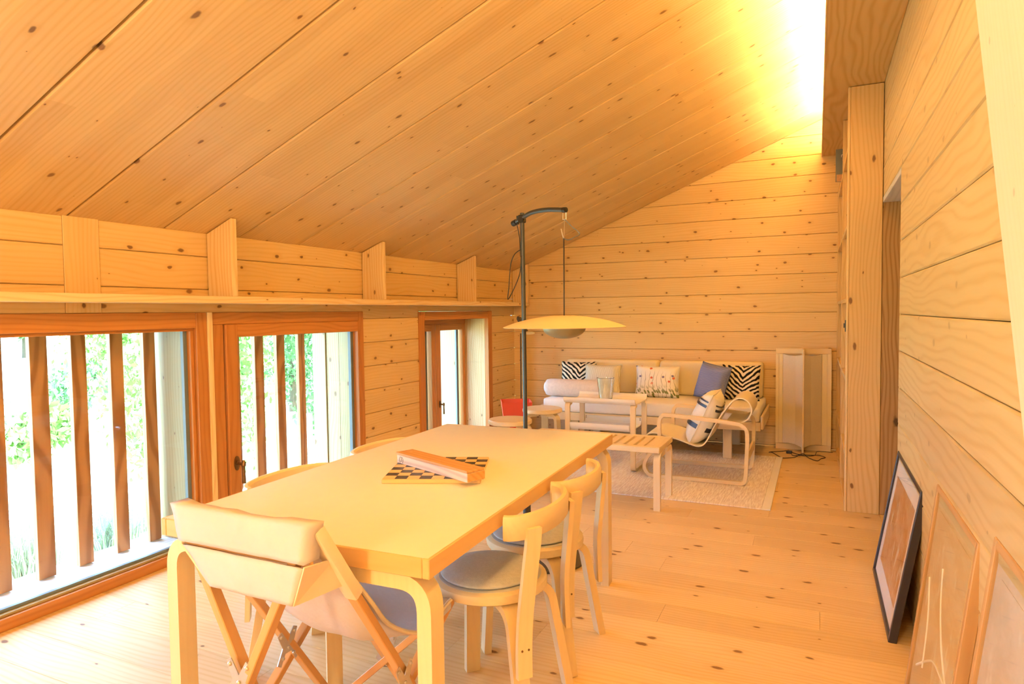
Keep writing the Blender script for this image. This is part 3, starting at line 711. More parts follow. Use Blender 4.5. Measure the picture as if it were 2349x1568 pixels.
def plate(c, ax, tilt):
    bm = B(); poly = [(-.030, -.045), (-.012, -.012), (.012, -.012), (.030, -.045), (.045, -.035), (.022, .008), (.040, .052), (.024, .060), (0, .022), (-.024, .060), (-.040, .052), (-.022, .008), (-.045, -.035)]
    c = Vector(c)-OFF
    mk = (lambda u, v, w_: (c.x+u, c.y+w_, c.z+v)) if ax == 'y' else (lambda u, v, w_: (c.x+w_, c.y+u, c.z+v))
    r0 = [bm.verts.new(mk(u, v, -.0015)) for u, v in poly]; r1 = [bm.verts.new(mk(u, v, .0015)) for u, v in poly]
    ring_faces(bm, [r0, r1]); p_ = obj('hinge_plate', bm, 'steel', cc)
    for u, v in ((-.028, .045), (.028, .045), (-.022, -.022), (.022, -.022), (0, .004)):
        s = Vector(mk(u, v, -.0015 if ax == 'y' else .0015)); e = Vector(mk(u, v, -.0065 if ax == 'y' else .0065))
        obj('rivet', tube(B(), [s, (s+e)/2, e], [.0055, .0055, .003], 8), 'steel', p_, smooth=True)
plate((-1.264, 1.139, .42), 'y', 0); plate((-1.016, 1.475, .30), 'x', 0); plate((-1.452, 1.495, .30), 'x', 0); plate((-1.262, 1.735, .22), 'y', 0)
# sling: sagging sheet between the four tips
EDGE = smooth_path([(0, 1.160, .826), (0, 1.222, .755), (0, 1.282, .675), (0, 1.350, .575), (0, 1.440, .478), (0, 1.560, .405), (0, 1.670, .392), (0, 1.745, .425)], 6)
def sling_pt(u, v):
    """u 0..1 left to right, v 0..1 back to front"""
    k_ = v*(len(EDGE)-1); i_ = min(int(k_), len(EDGE)-2); q = EDGE[i_].lerp(EDGE[i_+1], k_-i_)
    p = Vector((-1.490+.005*v, q.y+.012*v, q.z))*(1-u) + Vector((-1.042+.014*v, q.y, q.z))*u
    sag = 4*u*(1-u)
    p.z -= sag*.085*math.sin(math.pi*min(1, v*1.02))**.8
    p.y += sag*.03*math.sin(math.pi*v)
    p.x += .006*math.sin(v*21+u*5)
    p.z += .0045*math.sin(u*17+v*9)*math.sin(math.pi*v)
    return p-OFF
bm = B(); nu, nv = 24, 36
gv = [[bm.verts.new(sling_pt(i/nu, j/nv)) for i in range(nu+1)] for j in range(nv+1)]
for j in range(nv):
    for i in range(nu): bm.faces.new((gv[j][i], gv[j][i+1], gv[j+1][i+1], gv[j+1][i]))
sl = obj('canvas_sling', bm, 'canvas', cc, smooth='all'); sm = sl.modifiers.new('thick', 'SOLIDIFY'); sm.thickness = .004; sm.offset = 0
for u in (0, 1):
    obj('sling_hem', tube(B(), [sling_pt(u, j/30) for j in range(31)], .006, 8), 'canvas_strip', sl, smooth=True)
for tip, nm in ((FL, 0), (FR, 1)):
    s = -1 if nm == 0 else 1
    bm = B(); t0 = tip-OFF
    ps = [t0+Vector((0, .012, .014)), t0+Vector((-s*.10, -.03, .012)), t0+Vector((-s*.015, -.16, -.06)), t0+Vector((s*.014, -.01, -.012))]
    vs = [bm.verts.new(p) for p in ps]; bm.faces.new((vs[0], vs[1], vs[2])); bm.faces.new((vs[0], vs[2], vs[3])); bm.faces.new((vs[0], vs[3], vs[1])); bm.faces.new((vs[1], vs[3], vs[2]))
    obj('corner_pocket', bm, 'canvas', cc, bevel=.004)
# back flap: padded upper band with box ends, slit with a rod, tapered lower flap
def flap(name, pts_back, depth, mat, wob=.0015, n=18):
    """quad (bl, br, tr, tl) in X Z at the rear, given a thickness towards the seat"""
    bm = B(); bl, br_, tr2, tl2 = [Vector(p)-OFF for p in pts_back]; m_ = 8; G = []
    for j in range(m_+1):
        row = []
        for i in range(n+1):
            u, v = i/n, j/m_
            p = (bl*(1-u)+br_*u)*(1-v) + (tl2*(1-u)+tr2*u)*v
            p.y -= .006*math.sin(math.pi*v)*math.sin(math.pi*u) + wob*math.sin(u*23+v*7)*math.sin(u*9+1)
            row.append(bm.verts.new(p))
        G.append(row)
    for j in range(m_):
        for i in range(n): bm.faces.new((G[j][i], G[j][i+1], G[j+1][i+1], G[j+1][i]))
    o = obj(name, bm, mat, cc, smooth='all'); s_ = o.modifiers.new('thick', 'SOLIDIFY'); s_.thickness = depth; s_.offset = -1 if depth > .01 else 0
    return o
yb = 1.128
flap('back_band', ((-1.445, yb, .752), (-1.035, yb-.008, .752), (-1.020, yb-.006, .842), (-1.476, yb+.004, .842)), .050, 'canvas')
flap('back_flap', ((-1.340, yb+.004, .652), (-1.074, yb-.004, .652), (-1.038, yb-.006, .744), (-1.430, yb+.002, .744)), .006, 'canvas')
obj('flap_rod', bx(B(), (-1.245+1.26, yb+.020-1.45, .747), (.42, .012, .020)), 'beech_x', cc, bevel=.003)
# side gusset of the flap on the right
bm = B(); g = [Vector(p)-OFF for p in ((-1.074, yb-.004, .652), (-1.036, yb-.008, .748), (-1.034, yb+.09, .735), (-1.040, yb+.135, .655))]
bm.faces.new([bm.verts.new(p) for p in g]); o = obj('flap_side', bm, 'canvas_strip', cc); o.modifiers.new('t', 'SOLIDIFY').thickness = .004
bm = B(); g = [Vector(p)-OFF for p in ((-1.340, yb+.004, .652), (-1.432, yb-.002, .748), (-1.455, yb+.09, .735), (-1.46, yb+.135, .655))]
bm.faces.new([bm.verts.new(p) for p in g]); o = obj('flap_side', bm, 'canvas_strip', cc); o.modifiers.new('t', 'SOLIDIFY').thickness = .004

# ------------------------------------------------------------------ chess board and wooden box on the table
cb = thing('chess_board', 'small wooden chess board lying on the table under the box', 'chess board', (-1.28, 2.109, .7205), R(21.9))
obj('board_base', bx(B(), (0, -.004, .007), (.345, .357, .014)), 'light_sq', cb, bevel=.0015)
sq = .345/8; sqm = {}
for i in range(8):
    for j in range(8):
        dark = (i+j) % 2 == 1; kx = 'dark_sq' if dark else 'light_sq'
        if kx not in sqm:
            bmq = bx(B(), (0, 0, 0), (sq-.0008, sq-.0008, .001)); o = obj('square', bmq, kx, cb); sqm[kx] = o.data
        else: o = obj('square', sqm[kx], kx, cb)
        o.location = (-.345/2+sq*(i+.5), -.345/2+.0015+sq*(j+.5), .0144)
bxt = thing('wooden_box', 'long pale wooden box with sliding lid lying across the chess board', 'box', (-1.257, 2.064, .7358), R(-23))
obj('body', bx(B(), (0, 0, .0155), (.436, .074, .031)), 'box_wood', bxt, bevel=.001)
obj('lid', bx(B(), (-.003, .001, .0357), (.442, .076, .009)), 'box_lid', bxt, bevel=.001)
obj('end_cap', bx(B(), (.2195, .001, .0165), (.005, .076, .028)), 'box_lid', bxt, bevel=.001)
for x_ in (-.185, .185): obj('peg', tube(B(), [(x_, .004, .0395), (x_, .004, .0408)], .008, 14), 'beech_x', bxt)
def text_mesh(body, size, mw, parent, mat, name, ext=.0004):
    cu_ = bpy.data.curves.new(name, 'FONT'); cu_.body = body; cu_.size = size; cu_.align_x = 'CENTER'; cu_.align_y = 'CENTER'; cu_.extrude = ext
    tmp = bpy.data.objects.new(name+'_tmp', cu_); C.objects.link(tmp)
    dg = bpy.context.evaluated_depsgraph_get(); me = bpy.data.meshes.new_from_object(tmp.evaluated_get(dg)); bpy.data.objects.remove(tmp); bpy.data.curves.remove(cu_)
    o = obj(name, me, mat, parent, mw); return o
text_mesh('(3)', .026, mat3((1, 0, 0), (0, 0, 1), (0, -1, 0), (-.188, -.0372, .016)), bxt, 'ink', 'stamp')

# ------------------------------------------------------------------ standing lamp with hanging shade
lp = thing('standing_lamp', 'tall dark standing lamp with wide pale wooden disc shade over the table end', 'lamp', (-1.29, 3.21, 0))
LO = Vector((-1.29, 3.21, 0))
obj('base', lathe(B(), [(0, 0), (.200, 0), (.202, .004), (.202, .012), (.199, .014), (0, .014)], 40), 'brown_metal', lp, smooth=True)
pb = Vector((-1.405, 3.21, 0))-LO
obj('pole', tube(B(), [pb+Vector((0, 0, .0145)), pb+Vector((-.008, 0, 1.832))], .0115, 14), 'grey_metal', lp, smooth=True)
obj('pole_sleeve', tube(B(), [pb+Vector((0, 0, .0145)), pb+Vector((0, 0, .60)), pb+Vector((0, 0, .62))], [.021, .021, .012], 14), 'grey_metal', lp, smooth=True)
a0 = [Vector(p)-LO for p in ((-1.462, 3.235, 1.790), (-1.412, 3.205, 1.803), (-1.34, 3.165, 1.822), (-1.24, 3.115, 1.822), (-1.125, 3.060, 1.806))]
obj('arm', tube(B(), smooth_path(a0, 6), .0115, 12), 'grey_metal', lp, smooth=True)
cl = obj('clamp', bx(B(), pb+Vector((-.008, -.004, 1.800)), (.034, .036, .040)), 'black_metal', lp, bevel=.004)
obj('clamp_knob', tube(B(), [a0[0]+Vector((-.02, .01, -.006)), a0[0]+Vector((.004, -.002, 0))], .016, 10), 'black_metal', cl, smooth=True)
obj('clamp_ring', tube(B(), [a0[0]+Vector((.018, -.012, -.014)), a0[0]+Vector((.018, -.012, .030))], .008, 8), 'black_metal', cl, smooth=True)
obj('arm_cap', tube(B(), [a0[-1]+Vector((-.006, .003, 0)), a0[-1]+Vector((.014, -.007, -.002))], .0135, 12), 'black_metal', lp, smooth=True)
hook = a0[-1]+Vector((.004, -.002, -.012))
obj('hook', tube(B(), [hook+Vector((0, 0, .006)), hook+Vector((-.010, .004, -.004)), hook+Vector((-.010, .004, -.034)), hook+Vector((.010, -.004, -.034)), hook+Vector((.010, -.004, -.004))], .0025, 6, True), 'steel', lp)
scn = Vector((-1.128, 3.060, 0))-LO
cord = [hook+Vector((.004, 0, -.036)), hook+Vector((.035, .004, -.070)), hook+Vector((.075, .006, -.107)), hook+Vector((.045, .003, -.125)), hook+Vector((.018, 0, -.135)), Vector((scn.x+.002, scn.y, 1.668))]
obj('slack_cord', tube(B(), smooth_path(cord, 5), .003, 6), 'silver_cord', lp, smooth=True)
obj('hanging_cord', tube(B(), [(scn.x+.002, scn.y, 1.670), (scn.x, scn.y, 1.292)], .0034, 6), 'cord', lp)
obj('cord_grip', tube(B(), [(scn.x-.012, scn.y, 1.715), (scn.x, scn.y, 1.668)], .003, 6), 'steel', lp)
obj('thin_wire', tube(B(), [(scn.x+.003, scn.y, 1.668), hook+Vector((0, 0, -.034))], .0008, 5), 'steel', lp)
lc = [a0[0]+Vector((.010, -.004, -.016)), a0[0]+Vector((.024, -.006, -.09)), a0[0]+Vector((.028, -.006, -.18)), pb+Vector((-.010, -.016, 1.60)), pb+Vector((-.022, -.018, 1.50)), pb+Vector((-.09, -.01, 1.38)), pb+Vector((-.086, -.01, 1.44)), pb+Vector((-.074, -.01, 1.56)), pb+Vector((-.05, -.012, 1.615)), pb+Vector((-.012, -.014, 1.64))]
obj('loop_cord', tube(B(), smooth_path(lc, 5), .0026, 6), 'cord', lp, smooth=True)
SR = .302
prof = [(0, 1.292), (.03, 1.291)] + [(SR*math.sin(a)/math.sin(R(41)), 1.236+.056*(math.cos(a)-math.cos(R(41)))/(1-math.cos(R(41)))) for a in [R(41*k/14) for k in range(2, 15)]] + [(SR-.004, 1.2335), (.18, 1.266), (0, 1.285)]
obj('shade', lathe(B(), prof, 56, (scn.x, scn.y, 0)), 'birch_x', lp, smooth=True)
bw = [(.0, 1.178)] + [(.106*math.sin(R(a)), 1.232-.054*math.cos(R(a))) for a in range(12, 91, 11)] + [(.106, 1.234), (.10, 1.236), (0, 1.238)]
obj('reflector_bowl', lathe(B(), bw, 40, (scn.x, scn.y, 0)), 'bowl_metal', lp, smooth=True)

# ------------------------------------------------------------------ rug
rg = thing('rug', 'woven beige rug with pale hemmed edge under the armchair', 'rug', (-1.2, 5.39, 0))
RX0, RX1, RY0, RY1 = -2.05, -.265, 4.555, 6.235
obj('weave', bx2(B(), (RX0+1.2, RY0-5.39, .0005), (RX1-.055+1.2, RY1-5.39, .009)), 'rug_weave', rg, bevel=.002)
obj('hem', bx2(B(), (RX1-.055+1.2, RY0-5.39, .0005), (RX1+1.2, RY1-5.39, .0085)), 'white_fabric', rg, bevel=.002)
RZ = .0095

# ------------------------------------------------------------------ fill globe added behind the camera, out of view, to brighten the near room
gl = thing('fill_globe', 'unseen globe added behind the viewpoint as warm fill light', 'lamp', (-1.1, -1.95, 1.95))
obj('globe', lathe(B(), [(0, -.15)] + [(.15*math.sin(R(a)), -.15*math.cos(R(a))) for a in range(15, 180, 15)] + [(0, .15)], 28), 'fill_glow', gl, smooth='all')
obj('cap', lathe(B(), [(0, .145), (.04, .145), (.045, .19), (.01, .20), (0, .20)], 20), 'black_metal', gl, smooth=True)
obj('cord', tube(B(), [(0, 0, .2), (0, 0, ceil_z(-1.1)-1.955)], .004, 6), 'cord', gl)
gpl = bpy.data.lights.new('fill_bulb', 'POINT'); gpl.energy = 78; gpl.color = WARM; gpl.shadow_soft_size = .16  # added warm fill light, goes with the unseen globe
gpo = bpy.data.objects.new('fill_bulb', gpl); C.objects.link(gpo); gpo.location = (-1.1, -1.95, 1.70)

# ------------------------------------------------------------------ stools
def stool(loc, rz, label):
    t = thing('stool', label, 'stool', (*loc, 0), rz, 'round three-legged birch stools')
    obj('seat', lathe(B(), [(0, .402), (.170, .402), (.179, .408), (.1805, .420), (.179, .434), (.172, .440), (0, .440)], 40), 'birch_x', t, smooth=True)
    for k in range(3):
        a = 2*math.pi*k/3; d = Vector((math.cos(a), math.sin(a), 0)); nrm = Vector((-d.y, d.x, 0))
        path = fillet([d*.180, d*.162+Vector((0, 0, .386)), d*.05+Vector((0, 0, .386))], .085, 8)
        obj('leg', ribbon(B(), path, nrm, .060, .030), 'birch_z', t, smooth=True)
stool((-2.275, 4.875), R(20), 'round birch stool nearest the table, left of the lamp pole')
stool((-2.262, 5.545), R(-15), 'round birch stool beside the side table, behind the lamp pole')

# ------------------------------------------------------------------ two-tier side table and vase
st = thing('side_table', 'white two-tier side table with curled edges and looped birch legs', 'side table', (-1.62, 5.39, RZ))
SO = Vector((-1.62, 5.39, RZ))
def tray(name, z, x0, x1, y0, y1, lip):
    path = [(0, y0+.002, z+lip), (0, y0+.004, z+lip*.55), (0, y0+.020, z+.010), (0, y0+.05, z), (0, (y0+y1)/2, z), (0, y1-.05, z), (0, y1-.020, z+.010), (0, y1-.004, z+lip*.55), (0, y1-.002, z+lip)]
    path = smooth_path([Vector(p)-Vector((0, SO.y, SO.z)) for p in path], 4)
    return obj(name, ribbon(B(), [p+Vector(((x0+x1)/2-SO.x, 0, 0)) for p in path], (1, 0, 0), x1-x0, .010), 'white_lacquer', st, smooth=True)
tray('top_tray', .553, -1.925, -1.318, 5.185, 5.605, .046); lt = tray('lower_tray', .335, -1.868, -1.365, 5.185, 5.605, .055)
for xx in (-1.895, -1.338):
    pth = fillet([(xx, 5.20, .545), (xx, 5.20, RZ+.0125), (xx, 5.59, RZ+.0125), (xx, 5.59, .545), (xx, 5.42, .545), (xx, 5.37, .545)][:4], .055, 8)
    pth = [Vector((xx, 5.26, .545))] + fillet([(xx, 5.255, .538), (xx, 5.205, .538), (xx, 5.205, RZ+.0125), (xx, 5.585, RZ+.0125), (xx, 5.585, .538), (xx, 5.535, .538)], .045, 8)[1:]
    obj('leg_loop', ribbon(B(), [p-SO for p in pth], (1, 0, 0), .042, .022), 'birch_z', st, smooth=True)
for xx in (-1.375, -1.86):
    for dz in (.0, .012): obj('screw', tube(B(), [Vector((xx, 5.590, .372+dz))-SO, Vector((xx, 5.586, .372+dz))-SO], .004, 8), 'brass', lt)
vs = obj('glass_vase', lathe(B(), [(0, 0), (.052, 0), (.055, .004), (.075, .188), (.0755, .190), (.074, .1905), (.070, .188), (.051, .020), (.045, .015), (0, .014)], 40), 'vase_glass', None, smooth=True)
vs.location = (-1.622, 5.40, .5585); tag(vs, 'clear tapered glass vase standing on the white side table', 'vase')

# ------------------------------------------------------------------ slatted bench
be = thing('slatted_bench', 'low birch bench with slatted top and bent legs at the rug edge', 'bench', (-1.42, 4.468, 0))
BX0, BX1, BY0, BY1 = -1.92, -.920, 4.255, 4.682
BO = Vector((-1.42, 4.468, 0))
for y0, y1 in ((BY0, BY0+.052), (BY1-.052, BY1)):
    obj('side_rail', bx2(B(), (BX0+1.42, y0-BO.y, .382), (BX1+1.42, y1-BO.y, .420)), 'birch_x', be, bevel=.004)
for x0_, x1_ in ((BX0, BX0+.045), (BX1-.105, BX1)): obj('end_rail', bx2(B(), (x0_+1.42, BY0+.0525-BO.y, .384), (x1_+1.42, BY1-.0525-BO.y, .420)), 'birch_y', be, bevel=.002)
nsl = 12; xx0, xx1 = BX0+.045, BX1-.105; step = (xx1-xx0)/nsl; slm = None
for k in range(nsl):
    if slm is None:
        o = obj('slat', bx(B(), (0, 0, 0), (step-.020, BY1-BY0-.106, .026)), 'birch_y', be, bevel=.002); slm = o.data
    else: o = obj('slat', slm, None, be)
    o.location = (xx0+step*(k+.5)+1.42, 0, .407)
for sx in (-1, 1):
    for sy in (-1, 1):
        x_ = (BX1-.022-1*0 if sx > 0 else BX0+.022)-BO.x; y_ = (BY1-.028 if sy > 0 else BY0+.028)-BO.y
        zf = RZ if sy > 0 else 0
        pth = fillet([(x_, y_, zf), (x_, y_, .364), (x_, y_-sy*.15, .364)], .06, 8)
        obj('leg', ribbon(B(), pth, (1, 0, 0), .044, .034), 'birch_z', be, smooth=True)

# ------------------------------------------------------------------ armchair
ac = thing('armchair', 'low birch armchair with looped arms and one curled pale plywood seat', 'armchair', (-.80, 5.38, RZ))
AO = Vector((-.80, 5.38, RZ))
loop = [(-1.105, .32), (-1.106, .44), (-1.085, .492), (-1.036, .503), (-.79, .487), (-.545, .466), (-.490, .447), (-.460, .395), (-.463, .20), (-.472, .06), (-.492, .026), (-.545, .0235), (-.85, .0235), (-1.14, .0235), (-1.20, .045), (-1.222, .10), (-1.195, .17), (-1.14, .235)]
for yy in (5.105, 5.655):
    pth = smooth_path([Vector((x_, yy, max(z_, .0235)+.0022))-AO+Vector((0, 0, 0)) for x_, z_ in loop], 4, True)
    obj('arm_loop', ribbon(B(), pth, (0, 1, 0), .030, .027, True), 'birch_x', ac, smooth=True)
obj('back_rail', bx(B(), Vector((-.463, 5.38, .215))-AO, (.020, .518, .070)), 'birch_y', ac, bevel=.003)
obj('front_rail', bx(B(), Vector((-1.10, 5.38, .300))-AO, (.022, .518, .05)), 'birch_y', ac, bevel=.003)
seat = [(-1.165, .262), (-1.205, .272), (-1.225, .305), (-1.205, .340), (-1.15, .352), (-1.06, .337), (-.96, .310), (-.88, .284), (-.82, .270), (-.780, .285), (-.745, .335), (-.705, .42), (-.66, .50), (-.61, .575), (-.565, .630), (-.515, .652), (-.465, .635), (-.437, .590), (-.436, .545), (-.462, .497), (-.507, .470), (-.56, .464), (-.615, .472)]
pth = smooth_path([Vector((x_, 5.38, z_))-AO for x_, z_ in seat], 5)
obj('shell', ribbon(B(), pth, (0, 1, 0), .470, .009), 'seat_lacquer', ac, smooth=True)

# ------------------------------------------------------------------ pillows
def pillow_bm(sx, sz, th, n=18, pinch=.16):
    bm = B(); G = {}
    for side in (-1, 1):
        for i in range(n+1):
            for j in range(n+1):
                u, v = 2*i/n-1, 2*j/n-1
                if side == 1 and (abs(u) > .999 or abs(v) > .999): G[side, i, j] = G[-1, i, j]; continue
                h = (max(0, 1-u**4)*max(0, 1-v**4))**.55
                k1 = 1-pinch*.5*(1-v*v)*(abs(u)**3)*0 ; 
                xx = u*(1-pinch*(1-v*v)*.45*abs(u)); zz = v*(1-pinch*(1-u*u)*.45*abs(v))
                wr_ = .006*math.sin(u*7+v*5)*h
                G[side, i, j] = bm.verts.new((xx*sx/2, side*(h*th/2+wr_*.4), zz*sz/2))
        for i in range(n):
            for j in range(n): bm.faces.new((G[side, i, j], G[side, i+1, j], G[side, i+1, j+1], G[side, i, j+1]))
    return bm
def pillow(name, label, mat, c, sx, sz, th, rz=0, rx=0, ry=0):
    o = obj(name, pillow_bm(sx, sz, th), mat, None, smooth='all')
    o.matrix_world = Matrix.Translation(c) @ Euler((0, 0, rz)).to_matrix().to_4x4() @ Euler((rx, 0, 0)).to_matrix().to_4x4() @ Euler((0, ry, 0)).to_matrix().to_4x4()
    tag(o, label, 'cushion'); 
    loop_ = []
    for k in range(4*10):
        q, f_ = divmod(k, 10); t_ = 2*f_/10-1
        u, v = ((t_, -1), (1, t_), (-t_, 1), (-1, -t_))[q]
        loop_.append((u*(1-.16*(1-v*v)*.45*abs(u))*sx/2, 0, v*(1-.16*(1-u*u)*.45*abs(v))*sz/2))
    obj('seam', tube(B(), loop_, .003, 5, True), mat, o, smooth=True)
    return o

# ------------------------------------------------------------------ day bed
db = thing('day_bed', 'long birch day bed with white mattress and two cream back cushions', 'sofa', (-1.43, 6.33, 0))
DO = Vector((-1.43, 6.33, 0))
def dbox(nm, lo, hi, mat, bevel=.003, seg=1, sm_=False): return obj(nm, bx2(B(), Vector(lo)-DO, Vector(hi)-DO), mat, db, bevel=bevel, seg=seg, smooth=sm_)
dbox('front_rail', (-2.435, 5.955, .272), (-.430, 5.982, .345), 'birch_x'); dbox('back_rail', (-2.435, 6.715, .272), (-.430, 6.742, .345), 'birch_x')
dbox('slat_base', (-2.42, 5.983, .30), (-.455, 6.714, .340), 'birch_x')
for xx in (-2.455, -.428): dbox('end_board', (xx-.0, 5.955, .285), (xx+.022, 6.742, .405), 'birch_y', .006)
for xx in (-2.15, -.742):
    for y0, y1 in ((6.000, 6.028), (6.690, 6.718)): dbox('leg', (xx, y0, (RZ if y0 < 6.2 and xx > -2.0 else 0)), (xx+.075, y1, .272), 'birch_z', .004)
dbox('mattress', (-2.425, 5.958, .3455), (-.436, 6.735, .472), 'white_fabric', .022, 3, 'all')
for a, b_ in ((-2.410, -1.432), (-1.424, -.456)): dbox('back_cushion', (a, 6.575, .473), (b_, 6.735, .812), 'cream_fabric', .035, 4, 'all')
# cushions on the day bed
pillow('throw_cushion', 'black and white zebra cushion at the left end of the day bed', 'zebra_print', (-2.235, 6.47, .632), .375, .33, .12, R(4), R(-12))
pillow('throw_cushion', 'pale pinstriped cushion behind the glass vase', 'pinstripe', (-1.945, 6.36, .622), .385, .325, .12, R(-3), R(-14))
pillow('throw_cushion', 'white cushion printed with red poppies and green plants', 'floral_print', (-1.405, 6.40, .618), .43, .32, .13, R(2), R(-14))
pillow('throw_cushion', 'blue woven cushion next to the right zebra cushion', 'blue_weave', (-.885, 6.38, .636), .33, .345, .15, R(-28), R(-15), R(8))
pillow('throw_cushion', 'black and white zebra cushion at the right end beside the blue one', 'zebra_print', (-.640, 6.46, .632), .345, .33, .12, R(-6), R(-13))
o = obj('bolster', lathe(B(), [(0, -.33), (.05, -.328), (.078, -.31), (.086, -.27), (.086, .27), (.078, .31), (.05, .328), (0, .33)], 28), 'fur', None, smooth='all')
o.matrix_world = mat3((0, 1, 0), (0, 0, 1), (1, 0, 0), (-2.13, 6.125, .562)) @ Matrix.Scale(1.0, 4)
tag(o, 'rolled pinkish fleece bolster on the left end of the mattress', 'bolster')
for zz in (-.327, .327): obj('end_fold', tube(B(), [(.045*math.cos(a/3), .045*math.sin(a/3), zz) for a in range(0, 19)], .006, 6), 'fur', o)
# striped cushion on the armchair
pc = pillow('chair_cushion', 'cream cushion with black stripes leaning in the armchair', 'white_fabric', (-.800, 5.385, .470), .44, .43, .19, R(90), R(25))
for u_, wd_ in ((-.06, .035), (.10, .02), (.135, .012)):
    bm = B(); rings = []
    for j in range(25):
        v = 2*j/24-1; rw = []
        for i in range(3):
            uu = (u_+wd_*(i/2-.5))/.2; h = (max(0, 1-uu**4)*max(0, 1-v**4))**.55
            rw.append(bm.verts.new((v*(1-.16*(1-uu*uu)*.45*abs(v))*.22, (h*.095+.0075), uu*.215*(1-.16*(1-v*v)*.45*abs(uu)))))
        rings.append(rw)
    ring_faces(bm, rings, closed_ring=False)
    obj('stripe', bm, 'black_frame', pc, smooth='all')
    bm = B(); rings = []
    for j in range(25):
        v = 2*j/24-1; rw = []
        for i in range(3):
            uu = (u_+wd_*(i/2-.5))/.2; h = (max(0, 1-uu**4)*max(0, 1-v**4))**.55
            rw.append(bm.verts.new((v*(1-.16*(1-uu*uu)*.45*abs(v))*.21, -(h*.095+.0075), uu*.215*(1-.16*(1-v*v)*.45*abs(uu)))))
        rings.append(rw)
    ring_faces(bm, rings, closed_ring=False)
    obj('stripe', bm, 'black_frame', pc, smooth='all')

# ------------------------------------------------------------------ lantern floor lamp
ln = thing('lantern_lamp', 'tall pale fabric lantern floor lamp on a crossed wooden frame', 'lamp', (-.115, 6.665, 0))
LQ = Vector((-.115, 6.665, 0)); LZ = .945
fins = [Vector((-.232, 0, 0)), Vector((.240, 0, 0)), Vector((.008, -.185, 0))]
for f_ in fins:
    d = f_.normalized(); 
    for z0, z1 in ((0, .055), (.895, LZ)): 
        bm = B(); bar(bm, d*.008+Vector((0, 0, (z0+z1)/2)), f_+Vector((0, 0, (z0+z1)/2)), .014, z1-z0); obj('cross_bar', bm, 'birch_x', ln, bevel=.002)
    bm = B(); bar(bm, f_-d*.009+Vector((0, 0, .055)), f_-d*.009+Vector((0, 0, .895)), .014, .018, up=d); obj('upright', bm, 'birch_z', ln, bevel=.002)
obj('centre_post', bx(B(), (0, 0, .475), (.016, .016, .945)), 'birch_z', ln, bevel=.002)
def shade_sheet(pts, nm, mat, z0=.056, z1=.894, droop=0.012):
    bm = B(); rings = []
    for z in (z0, z1): rings.append([bm.verts.new((p[0], p[1], z+(droop*(1 if z == z0 else -1))*p[2])) for p in pts])
    for j in range(len(pts)-1): bm.faces.new((rings[0][j], rings[0][j+1], rings[1][j+1], rings[1][j]))
    o = obj(nm, bm, mat, ln); s_ = o.modifiers.new('t', 'SOLIDIFY'); s_.thickness = .0015; return o
shade_sheet([(-.232, -.009, 0), (-.205, -.010, 0)], 'shade_hem', 'lantern_strip'); shade_sheet([(-.203, -.010, 0), (-.172, -.011, .2)], 'shade_hem', 'lantern_strip')
shade_sheet([(-.170, -.0115, .2), (-.118, -.052, 1), (-.06, -.103, 1), (.0, -.176, 0)], 'shade_panel', 'lantern_paper')
shade_sheet([(.016, -.176, 0), (.07, -.10, 1), (.115, -.056, 1), (.160, -.0115, .2)], 'shade_panel', 'lantern_paper')
shade_sheet([(.162, -.011, .2), (.205, -.010, 0)], 'shade_hem', 'lantern_strip'); shade_sheet([(.207, -.010, 0), (.240, -.009, 0)], 'shade_hem', 'lantern_strip')
shade_sheet([(-.232, .009, 0), (0, .035, 1), (.240, .009, 0)], 'shade_panel', 'lantern_paper')
# cable with inline switch
cbl = thing('power_cable', 'tangled thin black cable with inline switch on the floor by the lantern', 'cable', (-.2, 6.4, 0))
import itertools
def onz(x, y, z=0.0):
    d = cr*((x-1174.5)/1516.96) - cu*((y-784)/1516.96) + cf; t = (z-H)/d.z; return Vector((0, 0, H))+d*t
def cpx(a, b_): return onz(1700+a/9.035, 980+b_/9.035, .004)-Vector((-.2, 6.4, 0))
path1 = [cpx(*p) for p in ((1900, 515), (1600, 495), (1555, 530), (1520, 580), (1380, 590), (1200, 580), (1080, 580), (1045, 560))]
path2 = [cpx(*p) for p in ((985, 470), (850, 492), (640, 503), (580, 512), (640, 515), (810, 610), (880, 632), (1100, 618), (1200, 570), (1290, 540), (1370, 610), (1480, 665), (1590, 690), (1660, 645), (1745, 625), (1640, 585), (1400, 570), (1180, 555), (1060, 515))]
obj('wire', tube(B(), smooth_path(path1, 5), .0032, 6), 'cord', cbl, smooth=True); obj('wire', tube(B(), smooth_path(path2, 5), .0032, 6), 'cord', cbl, smooth=True)
swc = cpx(995, 530); obj('switch', bx(B(), (swc.x, swc.y, .014), (.050, .032, .026)), 'black_frame', cbl, bevel=.006, seg=2)

# ------------------------------------------------------------------ red bin and reading lamp in the corner
rb = thing('red_bin', 'glossy red tapered bin with a white sheet inside in the far corner', 'bin', (-2.69, 5.91, 0), R(28))
bm = B(); 
def frus(bm, s0, s1, z0, z1):
    r = [[bm.verts.new((x_*s, y_*s, z)) for x_, y_ in ((-1, -1), (1, -1), (1, 1), (-1, 1))] for s, z in ((s0, z0), (s1, z1))]; return r
rs = frus(bm, .098, .148, .0, .44) + frus(bm, .142, .094, .44, .01)
ring_faces(bm, rs); obj('shell', bm, 'red_plastic', rb, bevel=.002)
bm = B(); bar(bm, (-.03, -.125, .385), (-.03, .125, .385), .19, .006, up=(.15, 0, 1)); obj('paper_sheet', bm, 'paper', rb)
rl = thing('reading_lamp', 'slim dark reading lamp with small white disc shade in the corner', 'lamp', (-2.80, 6.32, 0))
obj('base', lathe(B(), [(0, 0), (.11, 0), (.11, .008), (.1, .014), (0, .016)], 28), 'black_metal', rl, smooth=True)
